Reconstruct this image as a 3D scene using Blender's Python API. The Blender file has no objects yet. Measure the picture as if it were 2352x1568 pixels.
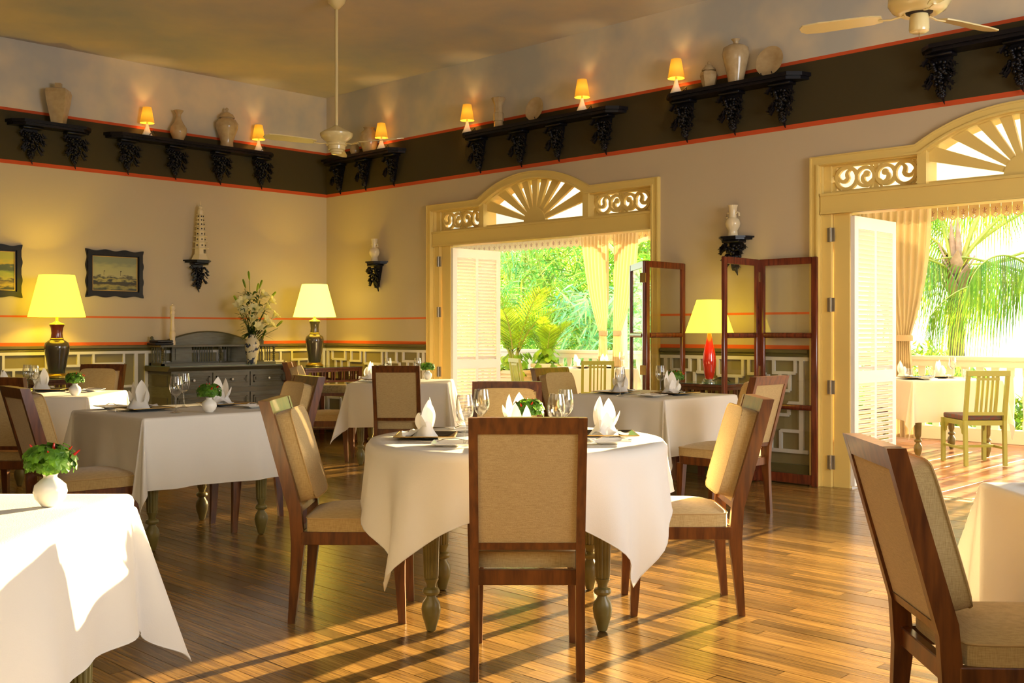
import bpy, bmesh, math, random
from math import sin, cos, pi, radians as R, sqrt, atan2, hypot
from mathutils import Matrix, Vector
C = bpy.context.scene.collection
SC = bpy.context.scene

# ------------------------------------------------------------------ camera
X0, Y0, EYE = 10.96, -7.88, 1.25          # camera position in the room (corner of the room = origin)
YAW = R(45.58); S_, C_ = sin(YAW), cos(YAW)
K = R(90) - YAW                            # heading of furniture set square to the camera
cd = bpy.data.cameras.new('camera'); cam = bpy.data.objects.new('camera', cd); C.objects.link(cam)
cd.sensor_width = 36; cd.lens = 2450/2352*36; cd.shift_y = -24/2352; cd.clip_end = 300
cam.location = (X0, Y0, EYE)
cam.rotation_euler = Vector((-C_, S_, 0)).to_track_quat('-Z', 'Y').to_euler()
SC.camera = cam
# ------------------------------------------------------------------ light and exposure
SC.view_settings.view_transform = 'Standard'; SC.view_settings.look = 'None'
SC.view_settings.gamma = 1; SC.view_settings.use_curve_mapping = False
SC.view_settings.exposure = 0.05
w = bpy.data.worlds.new('world'); SC.world = w; w.use_nodes = True
wn = w.node_tree; bg = wn.nodes['Background']
tc = wn.nodes.new('ShaderNodeTexCoord'); sx = wn.nodes.new('ShaderNodeSeparateXYZ'); wr = wn.nodes.new('ShaderNodeValToRGB')
wn.links.new(tc.outputs['Generated'], sx.inputs[0]); wn.links.new(sx.outputs[2], wr.inputs[0])
wr.color_ramp.elements[0].position = 0.0; wr.color_ramp.elements[0].color = (1.0, .95, .84, 1)
wr.color_ramp.elements[1].position = .6; wr.color_ramp.elements[1].color = (.62, .80, 1.0, 1)
wn.links.new(wr.outputs[0], bg.inputs[0]); bg.inputs[1].default_value = 3.2
def light(name, kind, loc, energy, color, aim=None, **kw):
    l = bpy.data.lights.new(name, kind); l.energy = energy; l.color = color
    for k, v in kw.items(): setattr(l, k, v)
    o = bpy.data.objects.new(name, l); C.objects.link(o); o.location = loc
    if aim is not None: o.rotation_euler = Vector(aim).to_track_quat('-Z', 'Y').to_euler()
    return o
light('sun', 'SUN', (8, 20, 6), 55.0, (1.0, .73, .36), (.03, -1, -.153), angle=R(.6))
light('warm_fill', 'AREA', (11.5, -9.0, 3.2), 62, (1.0, .86, .62), (-.66, .66, -.06), shape='RECTANGLE', size=4.0, size_y=2.0)  # added warm fill behind the camera, no real lamps there
light('cool_side_fill', 'AREA', (13.4, -3.2, 2.2), 240, (.93, .96, 1.0), (-1, -.15, -.22), shape='RECTANGLE', size=3.0, size_y=2.0)  # added cool fill from the side, stands in for daylight from unseen openings

# ------------------------------------------------------------------ layout helpers (floor plan)
def G(a, d, z=0): return (X0 + a*S_ - d*C_, Y0 + a*C_ + d*S_, z)   # plan point: a to the side of, d in front of the eye
def _ray(px): u = (px-1176)/2450; return (u*S_-C_, u*C_+S_)
def wx(px, y=0): r = _ray(px); t = (y-Y0)/r[1]; return X0 + t*r[0]   # along the right wall
def wy(px, x=0): r = _ray(px); t = (x-X0)/r[0]; return Y0 + t*r[1]   # along the left wall

# ------------------------------------------------------------------ materials
MATS = {}
def mat(name, col, rough=.6, metal=0, spec=.5, col2=None, scale=8, detail=3, bump=0, bscale=None, stretch=None, rnd=0, coat=0, emit=None, estr=0, transl=0, sheen=0, hue=0, lo=.35, hi=.65):
    m = bpy.data.materials.new(name); m.use_nodes = True; MATS[name] = m
    nt = m.node_tree; N = nt.nodes; L = nt.links; p = N['Principled BSDF']
    p.inputs['Base Color'].default_value = (*col, 1); p.inputs['Roughness'].default_value = rough
    p.inputs['Metallic'].default_value = metal; p.inputs['Specular IOR Level'].default_value = spec
    p.inputs['Coat Weight'].default_value = coat; p.inputs['Coat Roughness'].default_value = .15
    p.inputs['Sheen Weight'].default_value = sheen
    vec = None
    if col2 or bump:
        t = N.new('ShaderNodeTexCoord'); mp = N.new('ShaderNodeMapping'); L.new(t.outputs['Object'], mp.inputs[0])
        if stretch: mp.inputs['Scale'].default_value = stretch
        vec = mp.outputs[0]
    colout = None
    if col2:
        n = N.new('ShaderNodeTexNoise'); n.inputs['Scale'].default_value = scale; n.inputs['Detail'].default_value = detail
        L.new(vec, n.inputs['Vector']); mx = N.new('ShaderNodeMix'); mx.data_type = 'RGBA'
        rp = N.new('ShaderNodeMapRange'); rp.inputs[1].default_value = lo; rp.inputs[2].default_value = hi
        L.new(n.outputs[0], rp.inputs[0]); L.new(rp.outputs[0], mx.inputs[0])
        mx.inputs[6].default_value = (*col, 1); mx.inputs[7].default_value = (*col2, 1); colout = mx.outputs[2]
    if rnd:
        g = N.new('ShaderNodeNewGeometry'); oi = N.new('ShaderNodeObjectInfo'); ad = N.new('ShaderNodeMath'); fr = N.new('ShaderNodeMath'); fr.operation = 'FRACT'
        L.new(g.outputs['Random Per Island'], ad.inputs[0]); L.new(oi.outputs['Random'], ad.inputs[1]); L.new(ad.outputs[0], fr.inputs[0])
        mr = N.new('ShaderNodeMapRange'); L.new(fr.outputs[0], mr.inputs[0]); mr.inputs[3].default_value = 1-rnd; mr.inputs[4].default_value = 1+rnd
        hs = N.new('ShaderNodeHueSaturation'); L.new(mr.outputs[0], hs.inputs['Value'])
        if hue:
            m5 = N.new('ShaderNodeMath'); m5.operation = 'MULTIPLY'; m5.inputs[1].default_value = 7.31; f5 = N.new('ShaderNodeMath'); f5.operation = 'FRACT'; L.new(fr.outputs[0], m5.inputs[0]); L.new(m5.outputs[0], f5.inputs[0])
            mh = N.new('ShaderNodeMapRange'); L.new(f5.outputs[0], mh.inputs[0]); mh.inputs[3].default_value = .5-hue; mh.inputs[4].default_value = .5+hue*1.6; L.new(mh.outputs[0], hs.inputs['Hue'])
        if colout: L.new(colout, hs.inputs['Color'])
        else: hs.inputs['Color'].default_value = (*col, 1)
        colout = hs.outputs[0]
    if colout: L.new(colout, p.inputs['Base Color'])
    if bump:
        n2 = N.new('ShaderNodeTexNoise'); n2.inputs['Scale'].default_value = bscale or scale; n2.inputs['Detail'].default_value = 2; L.new(vec, n2.inputs['Vector'])
        b = N.new('ShaderNodeBump'); b.inputs['Strength'].default_value = bump; b.inputs['Distance'].default_value = .01
        L.new(n2.outputs[0], b.inputs['Height']); L.new(b.outputs[0], p.inputs['Normal'])
    if emit: p.inputs['Emission Color'].default_value = (*emit, 1); p.inputs['Emission Strength'].default_value = estr
    if transl:
        tr = N.new('ShaderNodeBsdfTranslucent'); ms = N.new('ShaderNodeMixShader'); ms.inputs[0].default_value = transl
        if colout: L.new(colout, tr.inputs[0])
        else: tr.inputs[0].default_value = (*col, 1)
        L.new(p.outputs[0], ms.inputs[1]); L.new(tr.outputs[0], ms.inputs[2]); L.new(ms.outputs[0], N['Material Output'].inputs[0])
    return m
def glassmat(name, tint=(1, 1, 1), lo=.04, hi=.75, pw=3.0):
    m = bpy.data.materials.new(name); m.use_nodes = True; nt = m.node_tree; N = nt.nodes; L = nt.links; N.remove(N['Principled BSDF'])
    t = N.new('ShaderNodeBsdfTransparent'); t.inputs[0].default_value = (*tint, 1); g = N.new('ShaderNodeBsdfGlossy'); g.inputs['Roughness'].default_value = .02
    lw = N.new('ShaderNodeLayerWeight'); lw.inputs[0].default_value = .5
    pwn = N.new('ShaderNodeMath'); pwn.operation = 'POWER'; pwn.inputs[1].default_value = pw; L.new(lw.outputs['Facing'], pwn.inputs[0])
    mr = N.new('ShaderNodeMapRange'); L.new(pwn.outputs[0], mr.inputs[0]); mr.inputs[3].default_value = lo; mr.inputs[4].default_value = hi
    mx = N.new('ShaderNodeMixShader'); L.new(mr.outputs[0], mx.inputs[0]); L.new(t.outputs[0], mx.inputs[1]); L.new(g.outputs[0], mx.inputs[2])
    L.new(mx.outputs[0], N['Material Output'].inputs[0]); return m
def weave(name, c1, c2, sc=420):
    m = mat(name, c1, .9, sheen=.3); nt = m.node_tree; N = nt.nodes; L = nt.links; p = N['Principled BSDF']
    t = N.new('ShaderNodeTexCoord'); outs = []
    for st in ((sc, sc, sc*.06), (sc*.06, sc*.06, sc)):
        mp = N.new('ShaderNodeMapping'); mp.inputs['Scale'].default_value = st; L.new(t.outputs['Object'], mp.inputs[0])
        n = N.new('ShaderNodeTexNoise'); n.inputs['Scale'].default_value = 1; n.inputs['Detail'].default_value = 2; L.new(mp.outputs[0], n.inputs['Vector']); outs.append(n.outputs[0])
    ad = N.new('ShaderNodeMath'); L.new(outs[0], ad.inputs[0]); L.new(outs[1], ad.inputs[1])
    mr = N.new('ShaderNodeMapRange'); mr.inputs[1].default_value = .75; mr.inputs[2].default_value = 1.2; L.new(ad.outputs[0], mr.inputs[0])
    mx = N.new('ShaderNodeMix'); mx.data_type = 'RGBA'; L.new(mr.outputs[0], mx.inputs[0]); mx.inputs[6].default_value = (*c2, 1); mx.inputs[7].default_value = (*c1, 1)
    L.new(mx.outputs[2], p.inputs['Base Color'])
    b = N.new('ShaderNodeBump'); b.inputs['Strength'].default_value = .35; b.inputs['Distance'].default_value = .002; L.new(ad.outputs[0], b.inputs['Height']); L.new(b.outputs[0], p.inputs['Normal'])
    return m
def wallmat():
    m = mat('painted_wall', (.5, .4, .27), .85); nt = m.node_tree; N = nt.nodes; L = nt.links; p = N['Principled BSDF']
    g = N.new('ShaderNodeNewGeometry'); s = N.new('ShaderNodeSeparateXYZ'); L.new(g.outputs['Position'], s.inputs[0])
    mu = N.new('ShaderNodeMath'); mu.operation = 'MULTIPLY'; mu.inputs[1].default_value = 1/5; L.new(s.outputs[2], mu.inputs[0])
    r = N.new('ShaderNodeValToRGB'); r.color_ramp.interpolation = 'CONSTANT'; L.new(mu.outputs[0], r.inputs[0])
    beige = (.57, .465, .315, 1); red = (.62, .085, .015, 1); cr = r.color_ramp
    stops = [(0, (.20, .17, .07, 1)), (1.09, (.75, .13, .02, 1)), (1.122, beige), (1.377, (.75, .15, .03, 1)), (1.397, beige), (2.905, red), (2.94, (.050, .036, .008, 1)), (3.43, red), (3.465, (.55, .50, .42, 1))]
    cr.elements[0].position = 0; cr.elements[0].color = stops[0][1]; cr.elements[1].position = stops[1][0]/5; cr.elements[1].color = stops[1][1]
    for z, c in stops[2:]:
        e = cr.elements.new(z/5); e.color = c
    n = N.new('ShaderNodeTexNoise'); n.inputs['Scale'].default_value = 1.1; n.inputs['Detail'].default_value = 4; L.new(g.outputs['Position'], n.inputs['Vector'])
    sk = N.new('ShaderNodeValToRGB'); sk.color_ramp.elements[0].position = .38; sk.color_ramp.elements[0].color = (.50, .49, .45, 1); sk.color_ramp.elements[1].position = .62; sk.color_ramp.elements[1].color = (.82, .68, .46, 1); L.new(n.outputs[0], sk.inputs[0])
    gt = N.new('ShaderNodeMath'); gt.operation = 'GREATER_THAN'; gt.inputs[1].default_value = 3.465; L.new(s.outputs[2], gt.inputs[0])
    mx = N.new('ShaderNodeMix'); mx.data_type = 'RGBA'; L.new(gt.outputs[0], mx.inputs[0]); L.new(r.outputs[0], mx.inputs[6]); L.new(sk.outputs[0], mx.inputs[7])
    L.new(mx.outputs[2], p.inputs['Base Color'])
    n3 = N.new('ShaderNodeTexNoise'); n3.inputs['Scale'].default_value = 120; L.new(g.outputs['Position'], n3.inputs['Vector'])
    b = N.new('ShaderNodeBump'); b.inputs['Strength'].default_value = .12; b.inputs['Distance'].default_value = .003; L.new(n3.outputs[0], b.inputs['Height']); L.new(b.outputs[0], p.inputs['Normal'])
    return m
M = {}
M['wall'] = wallmat()
M['ceiling'] = mat('ceiling_mural', (.40, .41, .46), .9, col2=(.66, .56, .42), scale=.75, detail=6)
M['plank'] = mat('parquet', (.135, .070, .020), .20, spec=.5, col2=(.27, .155, .042), scale=3.5, detail=6, stretch=(1.0, 22, 1), rnd=.42, bump=.04, bscale=30)
M['joint'] = mat('floor_joint', (.03, .014, .006), .8)
M['wood'] = mat('red_wood', (.17, .052, .009), .30, col2=(.075, .021, .005), scale=5, detail=5, stretch=(9, 9, 1.2), coat=.15)
M['darkwood'] = mat('dark_red_wood', (.16, .040, .014), .28, col2=(.085, .02, .008), scale=5, detail=5, stretch=(8, 8, 1), coat=.3)
M['fabric'] = weave('tan_weave', (.55, .395, .165), (.40, .27, .095), 700)
M['piping'] = mat('piping', (.50, .34, .14), .9)
M['cloth'] = mat('linen', (.90, .87, .80), .85, bump=.10, bscale=300, transl=.22)
M['napkin'] = mat('napkin_linen', (.92, .90, .86), .85, transl=.22)
M['olive'] = mat('olive_paint', (.15, .125, .035), .35, col2=(.20, .165, .05), scale=14)
M['rail'] = mat('olive_rail', (.13, .11, .035), .4)
M['panel'] = mat('wainscot_olive', (.25, .205, .09), .75)
M['lattice'] = mat('white_lattice', (.70, .66, .60), .5)
M['cream'] = mat('cream_paint', (.80, .60, .19), .38)
M['shutter'] = mat('white_paint', (.92, .90, .84), .4)
M['brass'] = mat('brass', (.62, .45, .18), .35, metal=1)
M['steel'] = mat('steel', (.75, .73, .70), .18, metal=1)
M['hinge'] = mat('hinge_steel', (.36, .33, .27), .4, metal=.8)
M['black'] = mat('black_carving', (.006, .005, .007), .32, spec=.35)
M['blackplate'] = mat('black_glaze', (.010, .009, .009), .10)
M['gilt'] = mat('gilt_edge', (.55, .33, .07), .3, metal=.6)
M['china'] = mat('white_china', (.88, .86, .80), .12)
M['ivory'] = mat('ivory_porcelain', (.78, .66, .42), .16)
M['celadon'] = mat('crackled_cream_glaze', (.55, .41, .22), .16, col2=(.47, .34, .17), scale=18)
M['sideb'] = mat('grey_green_paint', (.125, .118, .080), .35, col2=(.09, .083, .05), scale=10, stretch=(1, 1, 6))
M['sideb2'] = mat('sideboard_moulding', (.085, .072, .035), .35)
M['glasstop'] = mat('sideboard_glass', (.10, .18, .17), .04, spec=1)
M['glass'] = glassmat('wine_glass', (.97, .98, .98), .07, 1.0, 1.6)
M['pane'] = glassmat('pane_glass', (.97, .98, .97), .04, .28, 4)
M['shade'] = mat('lamp_shade', (.6, .48, .10), .8, emit=(1.0, .74, .030), estr=4.2, transl=.05)
M['shade2'] = mat('pleated_shade', (.65, .5, .2), .8, emit=(1.0, .75, .085), estr=4.2, transl=.05)
M['shade3'] = mat('little_shade', (.75, .42, .08), .8, emit=(1.0, .52, .006), estr=.30, transl=.06)
M['bulb'] = mat('bulb', (1, .9, .6), .5, emit=(1, .8, .4), estr=6)
M['lampbase'] = mat('grey_brown_glaze', (.055, .050, .038), .10, col2=(.10, .07, .035), scale=3, coat=.6)
M['lampneck'] = mat('oxblood_glaze', (.10, .02, .02), .12, coat=.6)
M['red'] = mat('red_lacquer', (.62, .022, .006), .08, coat=.8)
M['gold'] = mat('gold_ring', (.55, .36, .06), .3, metal=.8)
M['paintsky'] = None
M['leaf'] = mat('garnish_leaf', (.07, .19, .015), .45, col2=(.16, .36, .02), scale=30, rnd=.35, transl=.35)
M['chili'] = mat('chili', (.62, .012, .008), .15)
M['lilyleaf'] = mat('lily_leaf', (.07, .13, .02), .5, rnd=.35, transl=.25)
M['lily'] = mat('lily_petal', (.92, .87, .50), .5, transl=.35)
M['vaseblue'] = mat('blue_and_white', (.70, .62, .46), .12, col2=(.04, .05, .10), scale=16, detail=4, lo=.53, hi=.58)
M['green'] = mat('green_paint', (.30, .34, .07), .4)
M['terra'] = mat('terracotta', (.36, .13, .05), .30, col2=(.44, .18, .07), scale=2, rnd=.25, coat=.12)
M['plaid'] = mat('plaid_cushion', (.18, .06, .05), .9, col2=(.08, .09, .10), scale=30)
M['bamboo'] = mat('bamboo_leaf', (.66, .78, .14), .45, col2=(.36, .56, .10), scale=1.2, rnd=.55, transl=.5, hue=.05)
M['bamboo2'] = mat('pale_leaf', (.75, .85, .40), .45, col2=(.45, .75, .35), scale=1.2, rnd=.4, transl=.5, hue=.09)
M['palm'] = mat('palm_leaf', (.36, .46, .03), .45, col2=(.17, .30, .03), scale=2, rnd=.45, transl=.42, hue=.03)
M['areca'] = mat('areca_leaf', (.50, .66, .03), .45, col2=(.28, .5, .03), scale=3, rnd=.35, transl=.5)
M['stem'] = mat('leaf_stalk', (.42, .44, .08), .5)
M['trunk'] = mat('palm_trunk', (.30, .24, .16), .9, col2=(.16, .13, .08), scale=10, bump=.6, bscale=12)
M['husk'] = mat('palm_husk', (.50, .34, .24), .85, col2=(.34, .20, .12), scale=7)
M['planter'] = mat('planter_paint', (.80, .66, .36), .7)
M['lawn'] = mat('lawn', (.16, .30, .05), .95, col2=(.30, .40, .10), scale=1.5)
M['curtain'] = mat('cream_curtain', (.62, .49, .28), .9, transl=.16)
M['valance'] = mat('rusty_cream_tin', (.60, .50, .29), .6, col2=(.50, .36, .16), scale=5)
M['plum'] = mat('plum_paint', (.22, .06, .07), .6)
M['veranda'] = mat('veranda_white', (.88, .86, .80), .6, transl=.45)  # translucence added so daylight makes the ceiling glow white
M['purple'] = mat('purple_pot', (.28, .07, .16), .4)
M['paper'] = mat('paper', (.75, .60, .28), .8)
M['linenbox'] = mat('woven_side', (.30, .25, .14), .9, col2=(.20, .16, .08), scale=60)
M['pebble'] = mat('pebble', (.8, .78, .7), .6)
M['dark'] = mat('dark_opening', (.03, .02, .015), .8)

# ------------------------------------------------------------------ mesh helpers: a shape is (verts, faces)
def box(x, y, z, sx, sy, sz):
    v = [(x+a*sx/2, y+b*sy/2, z+c*sz/2) for c in (-1, 1) for b in (-1, 1) for a in (-1, 1)]
    return v, [(0, 2, 3, 1), (4, 5, 7, 6), (0, 1, 5, 4), (2, 6, 7, 3), (0, 4, 6, 2), (1, 3, 7, 5)]
def b2(x0, x1, y0, y1, z0, z1): return box((x0+x1)/2, (y0+y1)/2, (z0+z1)/2, abs(x1-x0), abs(y1-y0), abs(z1-z0))
def bbox(x, y, z, sx, sy, sz, r=.01, seg=2):
    bm = bmesh.new(); v, f = box(x, y, z, sx, sy, sz); vs = [bm.verts.new(p) for p in v]
    for q in f: bm.faces.new([vs[i] for i in q])
    bmesh.ops.bevel(bm, geom=bm.edges[:], offset=r, segments=seg, profile=.5, affect='EDGES')
    bm.verts.index_update(); o = [tuple(p.co) for p in bm.verts], [tuple(q.index for q in t.verts) for t in bm.faces]; bm.free(); return o
def join(*ss):
    V, F = [], []
    for v, f in ss:
        n = len(V); V.extend(v); F.extend(tuple(i+n for i in q) for q in f)
    return V, F
def tf(s, mtx): return [tuple(mtx @ Vector(p)) for p in s[0]], s[1]
def mv(s, x=0, y=0, z=0): return [(p[0]+x, p[1]+y, p[2]+z) for p in s[0]], s[1]
def rotz(s, a): c, n = cos(a), sin(a); return [(p[0]*c-p[1]*n, p[0]*n+p[1]*c, p[2]) for p in s[0]], s[1]
def lathe(prof, seg=24, mod=None, a0=0, cap=True):
    V, F = [], []
    for i, (r, z) in enumerate(prof):
        for j in range(seg):
            a = a0 + 2*pi*j/seg; rr = r*(mod(a, z) if mod else 1); V.append((rr*cos(a), rr*sin(a), z))
    for i in range(len(prof)-1):
        for j in range(seg):
            k = (j+1) % seg; F.append((i*seg+j, i*seg+k, (i+1)*seg+k, (i+1)*seg+j))
    if cap:
        F.append(tuple(range(seg-1, -1, -1))); n = (len(prof)-1)*seg; F.append(tuple(n+j for j in range(seg)))
    return V, F
def tube(pts, r, seg=8, flat=1):
    V, F = [], []; n = len(pts); P = [Vector(p) for p in pts]
    for i in range(n):
        t = (P[min(i+1, n-1)]-P[max(i-1, 0)]).normalized(); up = Vector((0, 0, 1)) if abs(t.z) < .9 else Vector((1, 0, 0))
        a = t.cross(up).normalized(); b = a.cross(t).normalized(); rr = r(i/(n-1)) if callable(r) else r
        for j in range(seg):
            an = 2*pi*j/seg; V.append(tuple(P[i]+a*cos(an)*rr+b*sin(an)*rr*flat))
    for i in range(n-1):
        for j in range(seg):
            k = (j+1) % seg; F.append((i*seg+j, i*seg+k, (i+1)*seg+k, (i+1)*seg+j))
    F.append(tuple(range(seg-1, -1, -1))); F.append(tuple((n-1)*seg+j for j in range(seg)))
    return V, F
def prism(poly, d0, d1, axis='x'):
    n = len(poly); f = {'x': lambda p, d: (d, p[0], p[1]), 'y': lambda p, d: (p[0], d, p[1]), 'z': lambda p, d: (p[0], p[1], d)}[axis]
    V = [f(p, d0) for p in poly]+[f(p, d1) for p in poly]
    F = [tuple(range(n-1, -1, -1)), tuple(range(n, 2*n))]+[(i, (i+1) % n, n+(i+1) % n, n+i) for i in range(n)]
    return V, F
def grid(fn, nu, nv, closeu=False):
    V = [fn(i/(nu if closeu else nu-1), j/(nv-1)) for j in range(nv) for i in range(nu)]; F = []
    for j in range(nv-1):
        for i in range(nu if closeu else nu-1):
            k = (i+1) % nu; F.append((j*nu+i, j*nu+k, (j+1)*nu+k, (j+1)*nu+i))
    return V, F
def ribbon(pts, w, d0, d1, closed=False):
    """flat band in the xz plane, thick along y"""
    n = len(pts); L = []; Rr = []
    for i in range(n):
        a = pts[(i-1) % n] if closed or i > 0 else pts[0]; b = pts[(i+1) % n] if closed or i < n-1 else pts[-1]
        tx, tz = b[0]-a[0], b[1]-a[1]; l = hypot(tx, tz) or 1; ww = w(i/(n-1)) if callable(w) else w
        L.append((pts[i][0]-tz/l*ww/2, pts[i][1]+tx/l*ww/2)); Rr.append((pts[i][0]+tz/l*ww/2, pts[i][1]-tx/l*ww/2))
    V = [(p[0], y, p[1]) for y in (d0, d1) for p in L+Rr]; F = []; m = n if closed else n-1; o = 2*n
    for i in range(m):
        k = (i+1) % n; F += [(i, k, n+k, n+i), (o+i, o+n+i, o+n+k, o+k), (i, o+i, o+k, k), (n+i, n+k, o+n+k, o+n+i)]
    if not closed: F += [(0, n, o+n, o), (n-1, o+n-1, o+2*n-1, 2*n-1)]
    return V, F
def holed(outer, holes, depth):
    """board with holes in the xz plane (filled 2D curve turned into mesh), thick depth along y"""
    cu = bpy.data.curves.new('tmp', 'CURVE'); cu.dimensions = '2D'; cu.fill_mode = 'BOTH'; cu.extrude = depth/2
    for poly in [outer]+holes:
        sp = cu.splines.new('POLY'); sp.points.add(len(poly)-1); sp.use_cyclic_u = True
        for i, p in enumerate(poly): sp.points[i].co = (p[0], p[1], 0, 1)
    o = bpy.data.objects.new('tmp', cu); me = o.to_mesh()
    s = [(v.co.x, -v.co.z, v.co.y) for v in me.vertices], [tuple(p.vertices) for p in me.polygons]
    o.to_mesh_clear(); bpy.data.objects.remove(o); bpy.data.curves.remove(cu); return s
def mesh(name, s, m, smooth=None):
    me = bpy.data.meshes.new(name); me.from_pydata(s[0], [], s[1]); me.materials.append(M[m] if isinstance(m, str) else m)
    if smooth is not None:
        me.shade_smooth(); me.set_sharp_from_angle(angle=R(smooth))
    me.update(); return me
def part(name, s, m, parent=None, smooth=None, label=None):
    me = s if isinstance(s, bpy.types.Mesh) else mesh(name, s, m, smooth)
    o = bpy.data.objects.new(name, me); C.objects.link(o); o.parent = parent
    if label: o['label'] = label
    return o
def tag(o, label, cat, group=None, kind=None):
    o['label'] = label; o['category'] = cat
    if group: o['group'] = group
    if kind: o['kind'] = kind
    return o
def thing(name, label, cat, loc=(0, 0, 0), rz=0, group=None):
    o = bpy.data.objects.new(name, None); o.empty_display_size = .1; C.objects.link(o); o.location = loc; o.rotation_euler = (0, 0, rz)
    return tag(o, label, cat, group)
KIDS = {}
def dup(root, loc, rz, label, group=None, scale=None):
    kids = {}
    for o in list(C.objects):
        if o.parent: kids.setdefault(o.parent.name, []).append(o)
    r = root.copy(); C.objects.link(r); r.location = loc; r.rotation_euler = (0, 0, rz); r['label'] = label
    if group: r['group'] = group
    if scale: r.scale = scale
    def rec(src, dst):
        for ch in kids.get(src.name, []):
            c = ch.copy(); C.objects.link(c); c.parent = dst; rec(ch, c)
    rec(root, r); return r
def struct(name, s, m, smooth=None, parent=None):
    o = part(name, s, m, parent, smooth)
    if parent is None: o['kind'] = 'structure'
    return o
def sempty(name):
    o = bpy.data.objects.new(name, None); o.empty_display_size = .1; C.objects.link(o); o['kind'] = 'structure'; return o

# ------------------------------------------------------------------ room shell
H_CEIL = 4.15; ZS = 2.652
def opening(x0, x1, cx, inset=0):
    """outline of a door opening with its raised arch, in x,z"""
    hw = .775-inset*.6; z = ZS-inset; top = 2.872-inset; rise = top-z
    Rr = (hw*hw+rise*rise)/(2*rise); cz = top-Rr; a = math.asin(hw/Rr)
    arch = [(cx+Rr*sin(a-2*a*i/20), cz+Rr*cos(a-2*a*i/20)) for i in range(21)]
    return [(x0+inset, 0), (x1-inset, 0), (x1-inset, z)]+arch+[(x0+inset, z)]
D1 = (1.934, 5.130, 3.525); D2 = (6.644, 9.92, 8.281)
ww = holed([(-.25, -.1), (14.5, -.1), (14.5, H_CEIL), (-.25, H_CEIL)], [opening(*D1, .06), opening(*D2, .06)], .2)
wall_r = struct('wall_right', mv(ww, 0, .1, 0), 'wall')
wall_l = struct('wall_left', b2(-.25, 0, -10.5, 0, -.1, H_CEIL), 'wall')
struct('wall_back', b2(-.25, 14.7, -10.7, -10.5, -.1, H_CEIL), 'wall')
struct('wall_side', b2(14.5, 14.7, -10.5, .2, -.1, H_CEIL), 'wall')
struct('ceiling', b2(-.25, 14.7, -10.7, .2, H_CEIL, H_CEIL+.12), 'ceiling')
# floor: parquet strips that run along the right wall
floor = struct('floor', b2(-.2, 14.6, -10.6, .2, -.12, -.004), 'joint')
rnd = random.Random(3); planks = []
PW = .07; row = 0; y = -10.4
while y < .19:
    x = rnd.uniform(-.9, 0)
    while x < 14.4:
        L = rnd.choice((.55, .75, .95, 1.15)); x1 = min(x+L, 14.4); xa = max(x, .02)
        if x1-xa > .1: planks.append((xa, x1, y, min(y+PW, .195)))
        x += L
    y += PW
def vis(p):
    cx, cy = (p[0]+p[1])/2-X0, (p[2]+p[3])/2-Y0; d = -cx*C_+cy*S_; a = cx*S_+cy*C_
    if d < 1.2: return None
    px, py = 1176+2450*a/d, 760+2450*EYE/d
    return d if -150 < px < 2500 and py < 1660 else None
near = sorted([(vis(p), p) for p in planks if vis(p)])[:295]; nearset = set(p for _, p in near)
def plank(p):
    g = .0012; z = rnd.uniform(-.0006, .0004); v, f = b2(p[0]+g, p[1]-g, p[2]+g, p[3]-g, -.02, 0)
    v = [(a, b, (c+z if c > -.01 else c)) for a, b, c in v]; return v, f
for _, p in near: part('plank', plank(p), 'plank', floor)
rest = part('planks', join(*[plank(p) for p in planks if p not in nearset]), 'plank', floor); rest['kind'] = 'stuff'

# wainscot: olive board, moulded rail, white fret lattice
def wains(wall, a0, a1, along):
    """along='y': on left wall (x=0); along='x': on right wall (y=0, room side is -y)"""
    def P(s): return s if along == 'x' else rotz(s, R(90))
    # local frame: x along the wall, -y into the room
    part('wainscot_board', P(b2(a0, a1, -.012, 0, .0, 1.05)), 'panel', wall)
    prof = [(0, 1.035), (-.03, 1.035), (-.034, 1.05), (-.028, 1.06), (-.045, 1.072), (-.045, 1.092), (-.03, 1.10), (0, 1.10)]
    V, F = prism(prof, a0, a1, 'x'); part('wainscot_rail', P((V, F)), 'rail', wall, 30)
    part('skirting', P(b2(a0, a1, -.03, 0, 0, .16)), 'rail', wall)
    n = max(1, round((a1-a0)/2.0)); W = (a1-a0)/n; t = .026; segs = []
    def hz(x0, x1, z, tt=t): segs.append(b2(x0, x1, -.032, -.012, z-tt/2, z+tt/2))
    def vt(x, z0, z1, tt=t): segs.append(b2(x-tt/2, x+tt/2, -.0315, -.012, z0, z1))
    hz(a0, a1, 1.022, .03); hz(a0, a1, .265, .03)
    for k in range(n):
        o = a0+k*W; e = o+W
        def rr(u): return o+u*W
        vt(rr(0)+.06, .28, 1.007, .04); vt(e-.06, .28, 1.007, .04)
        for sgn in (0, 1):
            def X(u, s=sgn): return rr(u if s == 0 else 1-u)
            def hh(u0, u1, z): a, b = sorted((X(u0), X(u1))); hz(a, b, z)
            hh(.08, .21, .905); vt(X(.08), .905, 1.007); vt(X(.215), .892, 1.007)
            vt(X(.115), .76, .892); vt(X(.175), .76, .892); hh(.115, .175, .76)
            hh(.265, .375, .89); vt(X(.28), .89, 1.007); vt(X(.375), .877, 1.007)
            vt(X(.25), .72, .89); hh(.25, .33, .72); vt(X(.33), .62, .72); hh(.33, .42, .62)
            hh(.415, .5, .865); vt(X(.415), .865, 1.007); vt(X(.455), .70, .865)
            hh(.03, .12, .66); vt(X(.12), .56, .66); hh(.12, .22, .56); vt(X(.22), .46, .64); hh(.22, .3, .64)
            hh(.03, .17, .43); vt(X(.17), .28, .43); hh(.23, .38, .40); vt(X(.23), .28, .40); vt(X(.38), .28, .51); hh(.38, .5, .51)
    for s in segs: part('lattice_strip', P(s), 'lattice', wall)
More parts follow.
